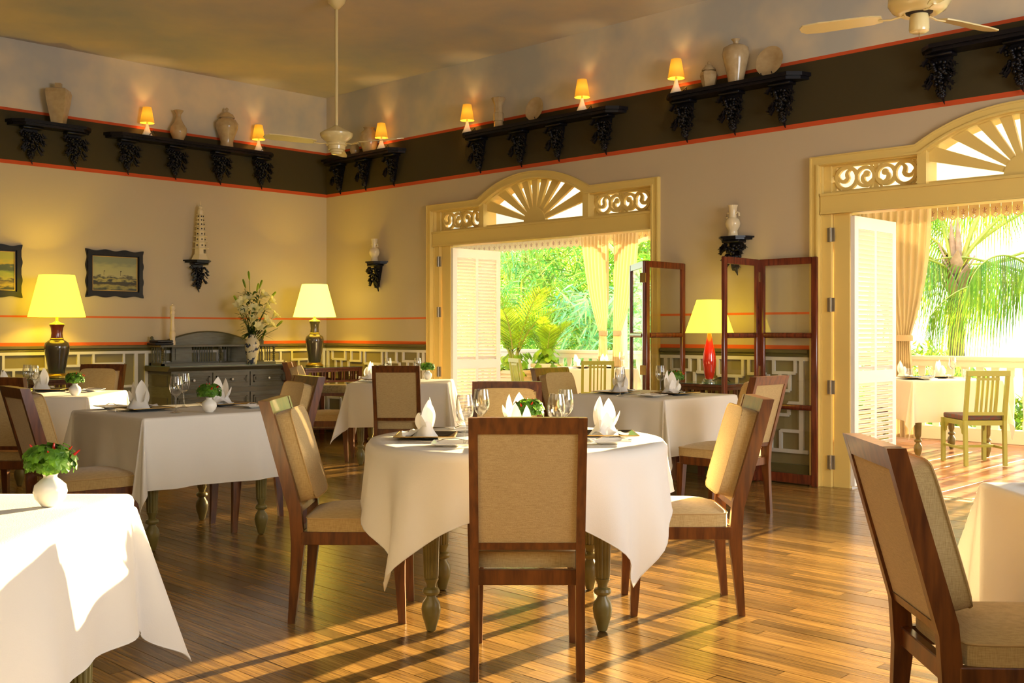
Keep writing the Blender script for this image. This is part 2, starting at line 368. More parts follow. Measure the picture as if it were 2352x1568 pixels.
wains(wall_l, -4.9, -.0, 'y')
wains(wall_r, .0, D1[0]-.005, 'x')
wains(wall_r, D1[1]+.02, D2[0]-.02, 'x')

# ------------------------------------------------------------------ doors with fanlights and shutters
def arc(cx, cz, r, a0, a1, n=14): return [(cx+r*cos(R(a0+(a1-a0)*i/(n-1))), cz+r*sin(R(a0+(a1-a0)*i/(n-1)))) for i in range(n)]
def fret_board(x0, x1, z0, z1):
    W = x1-x0; Hh = z1-z0; S = [ribbon([(x0, z0+.008), (x1, z0+.008)], .016, .06, .085), ribbon([(x0, z1-.008), (x1, z1-.008)], .016, .06, .085)]
    for i, u in enumerate((.17, .385, .615, .83)):
        cx = x0+u*W; cz = (z0+z1)/2; r = Hh*.40 if i in (0, 3) else Hh*.34; sg = 1 if i < 2 else -1
        S.append(ribbon(arc(cx, cz, r, 0, 350, 26), .026, .055, .085, True))
        if i in (0, 3): pts = [(cx+sg*-r, cz+r*.1)]+arc(cx-sg*r*.30, cz+r*.15, r*.45, 190 if sg > 0 else -10, 340 if sg > 0 else -160, 8)+arc(cx+sg*r*.45, cz+r*.35, r*.42, 200 if sg > 0 else -20, 60 if sg > 0 else 120, 8)
        else: pts = arc(cx+sg*r*.2, cz-r*.2, r*.5, 100 if sg > 0 else 80, 290 if sg > 0 else -110, 10)+[(cx+sg*r, cz-r*.2)]
        S.append(ribbon(pts, lambda t: .012+.022*sin(pi*min(1, t*1.1)), .057, .083))
        S.append(mv(rotz(tf(lathe([(.026, 0), (.026, .024)], 10), Matrix.Rotation(R(90), 4, 'X')), 0), pts[0][0], .083, pts[0][1]))
    for u in (0.02, .5, .98):
        cx = x0+u*W
        for zz, sg in ((z0+Hh*.25, 1), (z1-Hh*.25, -1)):
            S.append(ribbon([(cx, zz-sg*Hh*.25), (cx-.0, zz+sg*Hh*.15)], lambda t: .045-.03*t, .058, .082))
            S.append(ribbon([(cx-.05, zz-sg*Hh*.2), (cx, zz+sg*Hh*.12), (cx+.05, zz-sg*Hh*.2)], .016, .058, .082))
    return join(*[mv(s, 0, .0007*i, 0) for i, s in enumerate(S)])
SLAT = {}
def shutter_leaf(door, x, y0, y1, zt, side):
    """leaf opened outwards, square to the wall; side=+1 face looks to +x"""
    t = .035; W = y1-y0; st = .065
    S = [b2(x-t/2, x+t/2, y0, y0+st, .02, zt), b2(x-t/2, x+t/2, y1-st, y1, .02, zt), b2(x-t/2, x+t/2, y0+st, y1-st, zt-.10, zt), b2(x-t/2, x+t/2, y0+st, y1-st, .02, .17),
         b2(x-t/2, x+t/2, y0+st, y1-st, .83, .93), b2(x-t/2+.002, x+t/2-.002, (y0+y1)/2-.02, (y0+y1)/2+.02, .17, zt-.1)]
    leaf = part('shutter_leaf', join(*S), 'shutter', door)
    sw = (W-2*st-.04)/2; key = round(sw, 3)
    if key not in SLAT: SLAT[key] = mesh('slat', tf(box(0, 0, 0, .006, sw, .045), Matrix.Rotation(R(50), 4, 'Y')), 'shutter')
    for z0, z1 in ((.19, .82), (.95, zt-.12)):
        n = int((z1-z0)/.037)
        for k in range(n+1):
            for c in (0, 1):
                o = part('slat', SLAT[key], None, leaf); o.location = (x, y0+st+sw/2+c*(sw+.04), z0+(z1-z0)*k/n)
    return leaf
def door(name, D, leafx):
    x0, x1, cx = D; d = sempty(name)
    ring = holed(opening(x0, x1, cx, 0), [[(p[0], max(p[1], 0)) for p in opening(x0, x1, cx, .075)]], .05)
    part('casing', mv(ring, 0, -.012, 0), 'cream', d)
    bead = opening(x0, x1, cx, .068); bead = bead[1:]+bead[:1]
    part('casing_bead', ribbon(bead, .016, -.05, -.03), 'cream', d)
    edge = opening(x0, x1, cx, .008); edge = edge[1:]+edge[:1]
    part('casing_edge', ribbon(edge, .014, -.045, -.03), 'cream', d)
    lin = opening(x0, x1, cx, .07); lin = lin[1:]+lin[:1]
    part('door_lining', ribbon(lin, .03, .0, .2), 'cream', d)
    a, b = x0+.085, x1-.085
    part('transom', join(b2(a, b, -.02, .17, 2.185, 2.345), b2(a, b, -.035, .0, 2.33, 2.35), b2(a, b, -.03, 0, 2.185, 2.20)), 'cream', d)
    xl, xr = cx-.725, cx+.725
    for xm in (xl, xr): part('mullion', b2(xm-.035, xm+.035, -.022, .17, 2.345, 2.60), 'cream', d)
    part('fret_panel', fret_board(a+.06, xl-.04, 2.36, 2.575), 'cream', d)
    part('fret_panel', fret_board(xr+.04, b-.06, 2.36, 2.575), 'cream', d)
    part('fret_frame', join(b2(a, xl, .03, .16, 2.575, 2.60), b2(xr, b, .03, .16, 2.575, 2.60), b2(a, a+.06, .04, .16, 2.345, 2.60), b2(b-.06, b, .04, .16, 2.345, 2.6)), 'cream', d)
    # sunburst
    hub = [(cx+.150*cos(pi*i/20), 2.36+.150*sin(pi*i/20)) for i in range(21)]; part('sun_hub', prism(hub, .03, .075, 'y'), 'cream', d)
    part('sun_rail', b2(xl, xr, .025, .09, 2.345, 2.372), 'cream', d)
    def reach(an):
        best = 3
        if abs(cos(an)) > 1e-3: best = min(best, .70/abs(cos(an)))
        hw = .73; top = 2.80; z = 2.58; rise = top-z; Rr = (hw*hw+rise*rise)/(2*rise); cz = top-Rr-2.36
        bq = cz*sin(an); disc = bq*bq-(cz*cz-Rr*Rr)
        if disc > 0: best = min(best, bq+sqrt(disc))
        return best
    for k in range(1, 10):
        an = pi*k/10; l = reach(an)+.015; w0, w1 = .019, .019+.052*l/.7*.72
        pts = [(.13*cos(an)-w0*sin(an)*-1, .13*sin(an)-w0*cos(an)), (l*cos(an)+w1*sin(an), l*sin(an)-w1*cos(an)), (l*cos(an)-w1*sin(an), l*sin(an)+w1*cos(an)), (.13*cos(an)-w0*sin(an), .13*sin(an)+w0*cos(an))]
        part('sun_ray', prism([(cx+p[0], 2.36+p[1]) for p in pts], .035, .068, 'y'), 'cream', d)
    # jamb boards and hinges
    for sd, xj in ((1, x0+.085), (-1, x1-.085)):
        if sd < 0 and len(leafx) < 2: continue
        part('jamb_board', b2(xj, xj+sd*.075, .01, .06, 0, 2.185), 'cream', d)
        part('jamb_board', b2(xj+sd*.08, xj+sd*.216, .05, .09, 0, 2.185), 'cream', d)
        for z in (2.02, 1.46, .80, .20):
            part('hinge', join(b2(xj+sd*.05, xj+sd*.11, -.002, .012, z-.055, z+.055), tf(lathe([(.009, -.057), (.009, .057)], 8), Matrix.Translation((xj+sd*.08, -.006, z)))), 'hinge', d)
    for lx, sd in leafx: shutter_leaf(d, lx, .06, .80, 2.165, sd)
    return d
door('door_1', D1, [(2.25, 1)])
door('door_2', D2, [(6.965, 1), (D2[1]-.34, -1)])

# ------------------------------------------------------------------ dining chair
BK = lambda z: -.257-.2875*(z-.47)   # rear face of the leaning back
def make_chair(label):
    t = thing('dining_chair', label, 'chair')
    st = [(-.268, 0), (-.238, 0), (-.214, .20), (-.197, .34), (-.212, .50), (-.345, .95), (-.395, .95), (-.262, .47), (-.254, .34), (-.258, .20)]
    for sx_ in (-1, 1): part('rear_leg', prism(st, sx_*.190-.016, sx_*.190+.016, 'x'), 'wood', t)
    for sx_ in (-1, 1):
        V = []
        for z, y0, y1, w_ in ((0, .205, .236, .015), (.17, .192, .232, .019), (.345, .178, .232, .023)):
            V += [(sx_*.190-w_, y0, z), (sx_*.190+w_, y0, z), (sx_*.190+w_, y1, z), (sx_*.190-w_, y1, z)]
        F = [(3, 2, 1, 0), (8, 9, 10, 11)]
        for l in (0, 4):
            for i in range(4): k = (i+1) % 4; F.append((l+i, l+k, l+4+k, l+4+i))
        part('front_leg', (V, F), 'wood', t)
    part('seat_frame', join(bbox(0, .215, .364, .37, .032, .055, .003, 1), bbox(0, -.222, .364, .36, .030, .055, .003, 1), bbox(-.194, -.0, .364, .030, .42, .055, .003, 1), bbox(.194, 0, .364, .030, .42, .055, .003, 1)), 'wood', t)
    def lean(z0, z1, x0, x1, y0, y1):   # slab that follows the lean; y measured from the rear face
        V = [(x, BK(z)+y, z) for z in (z0, z1) for y in (y0, y1) for x in (x0, x1)]
        return V, [(0, 2, 3, 1), (4, 5, 7, 6), (0, 1, 5, 4), (2, 6, 7, 3), (0, 4, 6, 2), (1, 3, 7, 5)]
    part('top_rail', lean(.893, .951, -.175, .175, 0, .048), 'wood', t)
    part('lower_rail', lean(.468, .494, -.175, .175, .002, .04), 'wood', t)
    part('back_panel', lean(.494, .893, -.175, .175, .006, .045), 'fabric', t)
    def pad(u, v, w_=.205, z0=.385, z1=.447, dome=.036, y0=-.195, y1=.245):
        pass
    # seat cushion: rounded slab with domed top
    def cushion(xh, y0, y1, z0, z1, dome, r=.02):
        n = 13; V = []; F = []
        us = [-1+2*i/(n-1) for i in range(n)]
        def xy(u, v, s=0):
            x = u*xh; y = (y0+y1)/2+v*(y1-y0)/2; c = abs(u*v)**6*.014
            return x-math.copysign(c, u)-s*u, y-math.copysign(c, v)-s*v
        for z in (z0, z1):
            for v in us:
                for u in us:
                    x, y = xy(u, v); V.append((x, y, z if z == z0 else z1+dome*(1-u**4)*(1-v**4)))
        for L in (0, 1):
            for j in range(n-1):
                for i in range(n-1):
                    q = (L*n*n+j*n+i, L*n*n+j*n+i+1, L*n*n+(j+1)*n+i+1, L*n*n+(j+1)*n+i); F.append(q if L else q[::-1])
        rim = [i for i in range(n)]+[j*n+n-1 for j in range(1, n)]+[(n-1)*n+i for i in range(n-2, -1, -1)]+[j*n for j in range(n-2, 0, -1)]
        for a in range(len(rim)):
            b = (a+1) % len(rim); F.append((rim[a], rim[b], n*n+rim[b], n*n+rim[a]))
        return (V, F), [V[n*n+i] for i in rim]
    s, rim = cushion(.205, -.20, .243, .392, .448, .034)
    seat = part('seat_cushion', s, 'fabric', t, 50); part('piping', tube(rim+[rim[0]], .0035, 5), 'piping', seat, 60)
    # back cushion: same slab stood on edge and leaned
    s, rim = cushion(.170, .0, .405, 0, .068, .012)
    an = math.atan(.2875); mt = Matrix.Translation((0, BK(.505)+.045, .505)) @ Matrix.Rotation(an, 4, 'X') @ Matrix(((1, 0, 0, 0), (0, 0, 1, 0), (0, 1, 0, 0), (0, 0, 0, 1)))
    bc = part('back_cushion', tf((s[0], [f[::-1] for f in s[1]]), mt), 'fabric', t, 50); part('piping', tube([tuple(mt @ Vector(p)) for p in rim+[rim[0]]], .0035, 5), 'piping', bc, 60)
    return t
chair0 = make_chair('wooden chair seen from behind, nearest the camera in front of the round table')
chair0.location = G(.055, 4.07); chair0.rotation_euler = (0, 0, K); chair0['group'] = 'dining chairs'
for loc, rz, lb in [
    (G(-.69, 4.76), K-R(90), 'wooden chair left of the round table, sun on its tan back cushion'),
    (G(.755, 4.88), K+R(90), 'wooden chair right of the round table, back cushion glowing yellow'),
    (G(-.03, 5.98), K+R(180), 'wooden chair facing the camera across the round table'),
    ((5.10, -5.30, 0), R(-6), 'wooden chair at near-left side of the square table in front of the sideboard'),
    ((4.93, -4.10, 0), R(170), 'wooden chair behind right end of the table in front of the sideboard'),
    (G(-3.36, 7.27), K, 'dark-shaded wooden chair at the left picture edge, seen from behind'),
    (G(-3.74, 9.30), K+R(174), 'wooden chair against the left wall facing the camera beside the tall lamp'),
    (G(-1.0, 9.56), K, 'wooden chair seen from behind in front of the corner table'),
    (G(-1.80, 10.38), K-R(90), 'wooden chair between the sideboard and the corner table'),
    ((6.855, -1.62, 0), R(90), 'wooden chair with pale sunlit rear panel, in front of the folding screen'),
    ((5.43, -1.42, 0), R(-90), 'shaded wooden chair at left end of the table before the open doors'),
    (G(1.36, 2.92), K-R(92), 'large dark wooden chair at the lower right, seen from behind')]:
    dup(chair0, loc, rz, lb)

# ------------------------------------------------------------------ tables and cloths
LEG = [(.012, 0), (.020, .006), (.026, .03), (.037, .065), (.041, .095), (.036, .122), (.022, .142), (.020, .150), (.034, .158), (.037, .168), (.033, .178), (.020, .185), (.022, .20), (.030, .215), (.031, .222)]
def leg_mesh():
    s1 = lathe(LEG, 20)
    fl = lambda a, z: 1-.11*max(0, cos(12*a))**1.0
    s2 = lathe([(.029, .222), (.031, .232), (.041, .60), (.044, .655), (.040, .67)], 72, fl)
    s3 = lathe([(.044, .67), (.046, .685), (.036, .69)], 20)
    return mesh('table_leg', join(s1, s2, s3, box(0, 0, .70, .085, .085, .055)), 'olive', 35)
LEGM = leg_mesh()
def make_table(label, loc, rz, half=.45, legs=.357, rnd_=False, group='dining tables'):
    t = thing('dining_table', label, 'table', loc, rz, group)
    for a in (-1, 1):
        for b in (-1, 1):
            o = part('table_leg', LEGM, None, t); o.location = (a*legs, b*legs, 0)
    part('apron', join(b2(-legs, legs, -legs-.012, -legs+.012, .66, .73), b2(-legs, legs, legs-.012, legs+.012, .66, .73), b2(-legs-.012, -legs+.012, -legs, legs, .66, .73), b2(legs-.012, legs+.012, -legs, legs, .66, .73)), 'olive', t)
    part('tabletop', lathe([(.64, .73), (.65, .74), (.65, .755), (.64, .76)], 64) if rnd_ else bbox(0, 0, .745, half*2-.01, half*2-.01, .03, .006), 'olive', t)
    return t
def sq_cloth(label, loc, rz, h=.448, L=.42, seed=0, group='white square tablecloths'):
    r_ = random.Random(seed); ph = [r_.uniform(0, 6.28) for _ in range(8)]; top = .765; rho = .018
    cs = [h*i/14 for i in range(15)]+[h+.006, h+.012, h+.02, h+.03]+[h+.03+(L-.03)*i/22 for i in range(1, 23)]
    cs = [-c for c in cs[::-1]][:-1]+cs; n = len(cs)
    def out(t): return rho*sin(min(t/rho, pi/2))
    def dz(t): return rho*(1-cos(min(t/rho, pi/2)))+max(0, t-rho*pi/2)
    V = []
    for v in cs:
        for u in cs:
            du, dv = max(abs(u)-h, 0), max(abs(v)-h, 0); su, sv = math.copysign(1, u), math.copysign(1, v)
            if du == 0 and dv == 0: V.append((u, v, top)); continue
            if du == 0 or dv == 0:
                t = du+dv; w_ = (v if dv == 0 else u); e = ph[0 if dv == 0 else 1]+(su if dv == 0 else sv)
                o = out(t)+t*(.05+.045*sin(5.5*w_/h+e*1.7)+.025*sin(11*w_/h+e*3)); z = top-dz(t)*(.985-.01*cos(3*w_+e))
                V.append((su*(h+o), v, z) if dv == 0 else (u, sv*(h+o), z))
            else:
                r = hypot(du, dv); th = atan2(dv, du); e = ph[int((su+1)+(sv+1)/2) % 4+2]
                s2 = sin(2*th); bump_ = .17*s2**1.5*(1+.25*sin(e))+.11*sin(6*th+e)*s2
                m = out(r)+r*(.05+bump_); mr = max(min(m/r, .8), 0)
                # edge ripple has to meet the side panels
                k0 = (1-th/(pi/2)); 
                eU = ph[0]+su; eV = ph[1]+sv
                rip = r*((.045*sin(5.5*sv+eU*1.7)+.025*sin(11*sv+eU*3))*max(0, 1-th/.5)+(.045*sin(5.5*su+eV*1.7)+.025*sin(11*su+eV*3))*max(0, 1-(pi/2-th)/.5))
                z = top-min(dz(r)*sqrt(1-min(.8, mr)**2*.9), .68)
                V.append((su*(h+(m+rip)*cos(th)), sv*(h+(m+rip)*sin(th)), z))
    F = [(j*n+i, j*n+i+1, (j+1)*n+i+1, (j+1)*n+i) for j in range(n-1) for i in range(n-1)]
    o = part('tablecloth', (V, F), 'cloth', None, 180); o.location = loc; o.rotation_euler = (0, 0, rz)
    edge = [i for i in range(n)]+[j*n+n-1 for j in range(1, n)]+[(n-1)*n+i for i in range(n-2, -1, -1)]+[j*n for j in range(n-2, 0, -1)]
    part('hem', tube([V[i] for i in edge]+[V[0]], .0022, 4), 'cloth', o, 90)
    return tag(o, label, 'tablecloth', group)
def round_cloth(label, loc, rz, Rt=.655, Sq=.90):
    top = .767; nphi, nr = 160, 26; V = []
    ts = [0, .25, .5, .75, .93, 1.0]
    def P(ph, k):
        edge = Sq/max(abs(cos(ph)), abs(sin(ph))); rim = Rt
        if k <= 5: rho = rim*ts[k]; t = 0
        else: t = (edge-rim)*((k-5)/(nr-6))**1.15; rho = rim
        if t == 0: return (rho*cos(ph), rho*sin(ph), top)
        c = abs(sin(2*ph))  # 1 at the corners
        o = .018*min(1, t/.02)+t*(.05+.07*c**3+.085*sin(11*ph+.6)*min(1, t/.15)+.05*sin(19*ph+1.2)*min(1, t/.2))
        return ((rim+o)*cos(ph), (rim+o)*sin(ph), top-t*(.955-.06*c)-.004*min(1, t/.01))
    V = [P(2*pi*i/nphi, k) for k in range(1, nr) for i in range(nphi)]; V.append((0, 0, top)); c0 = len(V)-1
    F = [(c0, i, (i+1) % nphi) for i in range(nphi)]
    F += [(k*nphi+i, k*nphi+(i+1) % nphi, (k+1)*nphi+(i+1) % nphi, (k+1)*nphi+i)[::-1] for k in range(nr-2) for i in range(nphi)]
    o = part('tablecloth', (V, F), 'cloth', None, 180); o.location = loc; o.rotation_euler = (0, 0, rz)
    part('hem', tube([V[(nr-2)*nphi+i] for i in range(nphi)]+[V[(nr-2)*nphi]], .0022, 4), 'cloth', o, 90)
    return tag(o, label, 'tablecloth')
make_table('round table on fluted olive legs in the middle of the room', G(.02, 4.80), K, rnd_=True)
round_cloth('square white cloth draped over the round table, corners hanging low', G(.02, 4.80), K)
TB = [('at the lower left corner in full sun', G(-1.605, 2.73), K, 1), ('in front of the sideboard', (4.90, -4.625, 0), 0, 2), ('at the far left beside the tall lamp', G(-3.60, 8.27), K+R(3), 3),
      ('in the corner of the room', G(-1.06, 10.34), K, 4), ('before the folding screens by the open doors', (6.0, -1.29, 0), 0, 5), ('at the right picture edge', G(1.97, 2.97), K, 6)]
for s, loc, rz, sd in TB:
    make_table('square table on fluted olive legs '+s, loc, rz); sq_cloth('white linen cloth on the square table '+s, loc, rz, seed=sd)
for s, loc, sd in [('on the veranda behind the left doors', (1.82, 3.05, 0), 7), ('on the veranda behind the right doors', (6.415, 2.945, 0), 8)]:
    make_table('square table on turned legs '+s, loc, K+R(5)); sq_cloth('white cloth on the square table '+s, loc, K+R(5), seed=sd)

# ------------------------------------------------------------------ tableware
TOP = .767
def petal(h, w_, lean, az, base=(0, 0, 0), curl=.3, n=9, m=5):
    """pointed folded leaf of linen"""
    def f(u, v):
        wv = w_*(sin(pi*min(1, .18+.82*v))**.8 if v < 1 else 0)*(1-.1*v); a = (u-.5)*2
        x = a*wv; y = lean*h*v+curl*abs(a)**1.6*wv; z = h*v
        return (x, y, z)
    return mv(rotz(grid(f, m, n), az), *base)
def make_napkin(label):
    t = thing('napkin', label, 'napkin', (0, 0, 0), 0, 'napkins folded into pointed petals')
    # wrapped base
    def wrap(u, v):
        a = u*2*pi*1.12; r = (.064-.034*v)*(1+.16*sin(3*a)*(1-v))+.010*u
        return (r*cos(a), r*sin(a)*.8, .058*v*(1+.28*sin(2*a+.5)))
    part('wrap', grid(wrap, 30, 8), 'napkin', t, 180)
    def train(u, v): a = -.9+1.8*u; r = .035+.085*v; return (r*sin(a), -r*cos(a)*.9, .002+.042*(1-v)**2+.014*(1+sin(4*u*pi))*v)
    part('fold', grid(train, 12, 6), 'napkin', t, 180)
    for h, w_, le, az, b in ((.145, .040, .04, R(25), (-.014, .006, .035)), (.135, .038, .16, R(-50), (.014, .004, .035)), (.10, .036, .16, R(85), (-.026, -.012, .025)), (.085, .028, .55, R(-105), (.026, -.006, .03)), (.09, .032, .1, R(180), (.0, -.02, .02))):
        part('petal', petal(h, w_, le, az, b), 'napkin', t, 180)
    return t
def sq_plate(half, h, lip, seg_in=.62):
    pr = [(half*.55, 0), (half*.62, .002), (half*sqrt(2)*.98, h-.003), (half*sqrt(2), h), (half*sqrt(2)*.96, h+.001), (half*sqrt(2)*seg_in, .006), (.001, .005)]
    return lathe(pr, 4, a0=pi/4)
PL = mesh('black_plate', sq_plate(.135, .020, .01), 'blackplate'); PLE = mesh('gilt_edge', join(*[rotz(box(0, .1335, .0195, .27, .003, .003), k*pi/2) for k in range(4)]), 'gilt')
SPL = mesh('side_plate', sq_plate(.082, .018, .01), 'china')
def glass_profile(h=.215):
    return [(.033, 0), (.034, .002), (.012, .006), (.0045, .014), (.0038, .05), (.004, .085), (.008, .095), (.022, .105), (.034, .123), (.0385, .145), (.037, .175), (.0325, .205), (.0305, h), (.0298, h), (.0315, .203), (.0358, .175), (.0372, .146), (.033, .126), (.021, .109), (.004, .101)]
GL = mesh('bowl', lathe(glass_profile(), 28), 'glass', 60)
TUM = mesh('tumbler', lathe([(.026, 0), (.036, .095), (.0345, .095), (.0255, .008), (.001, .006)], 20), 'glass', 60)
def fork_shape():
    s = [tube([(-.0, -.095, .004), (0, -.03, .007), (0, .03, .010), (0, .045, .009)], lambda t: .0055-.003*t, 6, .4), bbox(0, .06, .008, .02, .026, .002, .0008, 1)]
    for x in (-.008, -.0027, .0027, .008): s.append(box(x, .088, .009, .0025, .034, .0018))
    return join(*s)
def knife_shape(): return join(tube([(0, -.11, .005), (0, -.01, .006)], lambda t: .0062-.002*t, 6, .5), prism([(-.006, -.01), (.006, -.01), (.008, .06), (.003, .105), (-.006, .07)], .004, .006, 'z'))
FK = mesh('fork', fork_shape(), 'steel', 50); KN = mesh('knife', knife_shape(), 'steel', 50)
BK_ = mesh('butter_knife', tube([(-.06, 0, .02), (-.03, 0, .030), (.02, 0, .032), (.07, 0, .022)], lambda t: .007-.003*t, 6, .35), 'steel', 50)
napkin0 = None; plate0 = None
def napkin(x, y, rz, where, z=TOP+.007):
    global napkin0
    lb = 'white napkin folded into petals, '+where
    if napkin0 is None: napkin0 = make_napkin(lb); napkin0.location = (x, y, z); napkin0.rotation_euler = (0, 0, rz); return napkin0
    return dup(napkin0, (x, y, z), rz, lb)
def bplate(x, y, rz, where):
    t = thing('square_plate', 'square black plate with gilt edge, '+where, 'plate', (x, y, TOP), rz, 'square black plates'); part('dish', PL, None, t); part('gilt_edge', PLE, None, t); return t
def splate(x, y, rz, where):
    o = part('side_plate', SPL, None); o.location = (x, y, TOP); o.rotation_euler = (0, 0, rz); tag(o, 'small square white side plate, '+where, 'plate', 'white side plates')
    k = part('butter_knife', BK_, None); k.location = (x, y, TOP); k.rotation_euler = (0, 0, rz+.1); tag(k, 'butter knife on the side plate, '+where, 'knife', 'butter knives')
def wglass(x, y, where, m=None):
    o = part('wine_glass', GL if m is None else m, None); o.location = (x, y, TOP); tag(o, where, 'glass', 'wine glasses'); return o
def cutlery(x, y, rz, where, off=.17):
    for sg, me, nm in ((-1, FK, 'fork'), (1, KN, 'knife')):
        o = part(nm, me, None); c, s = cos(rz), sin(rz); o.location = (x+sg*off*c, y+sg*off*s, TOP); o.rotation_euler = (0, 0, rz); tag(o, 'steel '+nm+' beside the black plate, '+where, 'cutlery', nm+'s beside the plates')
def leafy(n, rad, zc, seed, size=.022, flat=.75):
    r_ = random.Random(seed); V, F = [], []
    for _ in range(n):
        a = r_.uniform(0, 2*pi); el = r_.uniform(-.35, 1.0); rr = rad*r_.uniform(.45, 1.05)
        c = Vector((rr*cos(a)*cos(el), rr*sin(a)*cos(el), zc+rr*sin(el)*flat))
        nr = Vector((cos(a)*cos(el), sin(a)*cos(el), sin(el)+.3)).normalized(); u = nr.cross(Vector((r_.uniform(-1, 1), r_.uniform(-1, 1), r_.uniform(-1, 1)))).normalized(); v = nr.cross(u)
        s = size*r_.uniform(.6, 1.25); b = len(V); k = 14
        V.append(tuple(c+nr*.004))
        for i in range(k): an = 2*pi*i/k; q = s*(1 if i % 2 else .80)*(.75+.25*abs(cos(1.5*an))); V.append(tuple(c+u*cos(an)*q+v*sin(an)*q+nr*r_.uniform(-.0025, .0025)))
        for i in range(k): F.append((b, b+1+i, b+1+(i+1) % k))
    return V, F
def chili(x, y, z, lx, ly, l=.036):
    return tube([(x+lx*l*t, y+ly*l*t, z+l*t-.2*l*t*t) for t in (0, .3, .6, .85, 1)], lambda t: .0043*(1-t)**.6+.0007, 7)
pot0 = None
def vase(x, y, where, rz=0, scale=1):
    global pot0
    lb = 'white vase of leaves and chillies, '+where
    if pot0 is None:
        t = thing('flower_vase', lb, 'vase', (x, y, TOP), rz, 'chilli posies in white vases')
        part('pot', lathe([(.020, 0), (.024, .002), (.040, .022), (.045, .040), (.041, .058), (.026, .072), (.018, .078), (.018, .084), (.021, .088), (.017, .088), (.015, .078)], 28), 'china', t, 60)
        l = part('leaves', leafy(260, .071, .120, 5, .0185), 'leaf', t); l['kind'] = 'stuff'
        for q in ((-.030, -.02, .130, -.75, -.2), (.0, -.01, .146, .05, .0), (.028, -.02, .131, .85, -.3), (.006, -.050, .125, .5, -.7), (-.012, .035, .142, -.2, .4)): part('chilli', chili(*q), 'chili', t, 60)
        pot0 = t
        return t
    return dup(pot0, (x, y, TOP), rz, lb, None, (scale,)*3)
def put(fn, a, d, *args, **kw): p = G(a, d); return fn(p[0], p[1], *args, **kw)
# round table
put(bplate, -.385, 4.80, K+R(90), 'on the left of the round table'); put(napkin, -.385, 4.79, K-R(100), 'on the left of the round table')
put(bplate, .43, 4.86, K-R(90), 'on the right of the round table'); put(napkin, .42, 4.86, K+R(20), 'on the right of the round table')
put(bplate, .02, 5.22, K+R(180), 'on the far side of the round table'); put(napkin, .02, 5.20, K+R(170), 'on the far side of the round table')
put(bplate, .03, 4.36, K, 'on the near side of the round table'); put(napkin, .03, 4.40, K, 'on the near side of the round table')
put(splate, -.255, 4.48, K, 'at the front left of the round table'); put(splate, .415, 4.57, K+R(5), 'at the front right of the round table')
put(splate, -.22, 5.12, K+R(20), 'at the back left of the round table')
put(cutlery, -.385, 4.80, K-R(90), 'left seat of the round table'); put(cutlery, .43, 4.86, K+R(90), 'right seat of the round table')
put(wglass, -.20, 4.50, 'stemmed glass at the front left of the round table'); put(wglass, -.142, 4.92, 'stemmed glass behind the front left one on the round table')
put(wglass, .190, 4.56, 'stemmed glass at the front right of the round table'); put(wglass, .245, 4.90, 'stemmed glass behind the front right one on the round table')
put(vase, .075, 4.93, 'in the middle of the round table')
# table by the sideboard
W2 = 'on the table in front of the sideboard'
put(bplate, -2.24, 6.50, R(0), 'left one '+W2); put(napkin, -2.27, 6.50, K+R(180), 'left one '+W2); put(bplate, -1.86, 6.92, R(0), 'right one '+W2); put(napkin, -1.90, 6.95, K+R(10), 'right one '+W2)
put(splate, -2.50, 6.66, R(0), 'left one '+W2); put(splate, -1.63, 6.72, R(0), 'right one '+W2)
put(cutlery, -2.24, 6.48, R(-90), 'left seat of the table in front of the sideboard'); put(cutlery, -1.86, 6.92, R(180), 'right seat of the table in front of the sideboard')
put(wglass, -1.99, 6.32, 'nearer stemmed glass '+W2); put(wglass, -2.08, 6.76, 'farther stemmed glass '+W2); put(vase, -1.80, 6.34, W2, 1)
# far left table
W3 = 'on the far left table'
put(bplate, -3.72, 8.60, K, 'farther one '+W3); put(napkin, -3.80, 8.62, K+R(200), 'farther one '+W3); put(bplate, -3.86, 8.15, K+R(90), 'nearer one '+W3); put(napkin, -3.95, 8.30, K+R(90), 'nearer one '+W3)
put(splate, -3.36, 8.55, K+R(10), W3); put(vase, -3.29, 8.03, W3, 2); put(wglass, -3.745, 8.36, 'right stemmed glass '+W3); put(wglass, -3.86, 8.5, 'left stemmed glass '+W3)
put(cutlery, -3.72, 8.6, K, 'far seat of the far left table')
# corner table
W4 = 'on the corner table'
put(bplate, -1.33, 10.42, K+R(90), W4); put(napkin, -1.40, 10.50, K-R(60), W4); put(splate, -1.30, 10.05, K, W4)
put(wglass, -1.235, 10.62, 'left stemmed glass '+W4); put(wglass, -.94, 10.62, 'right stemmed glass '+W4); put(vase, -.845, 10.68, W4, 3)
# table before the screens
W5 = 'on the table before the folding screens'
put(bplate, .80, 8.25, R(0), 'left one '+W5); put(napkin, .84, 8.25, K+R(150), 'left one '+W5); put(bplate, 1.24, 8.10, R(0), 'right one '+W5); put(napkin, 1.20, 8.10, K+R(30), 'right one '+W5)
put(splate, 1.03, 7.82, R(0), W5); put(wglass, .805, 7.94, 'left stemmed glass '+W5); put(wglass, 1.155, 8.30, 'right stemmed glass '+W5); put(vase, 1.30, 8.48, W5, 1.5)
put(cutlery, .80, 8.25, R(0), 'left seat of the table before the folding screens'); put(cutlery, 1.24, 8.1, R(90), 'right seat of the table before the folding screens')
o = part('salt_dish', lathe([(.022, 0), (.024, .012), (.02, .016), (.001, .014)], 16), 'blackplate', None, 50); o.location = G(.98, 7.95, TOP); tag(o, 'small round black dish on the table before the folding screens', 'dish')
# sunny table and right table
put(vase, -1.277, 2.95, 'on the sunlit table at the lower left', 2.2)
put(splate, 1.72, 3.28, K+R(8), 'on the table at the right picture edge')
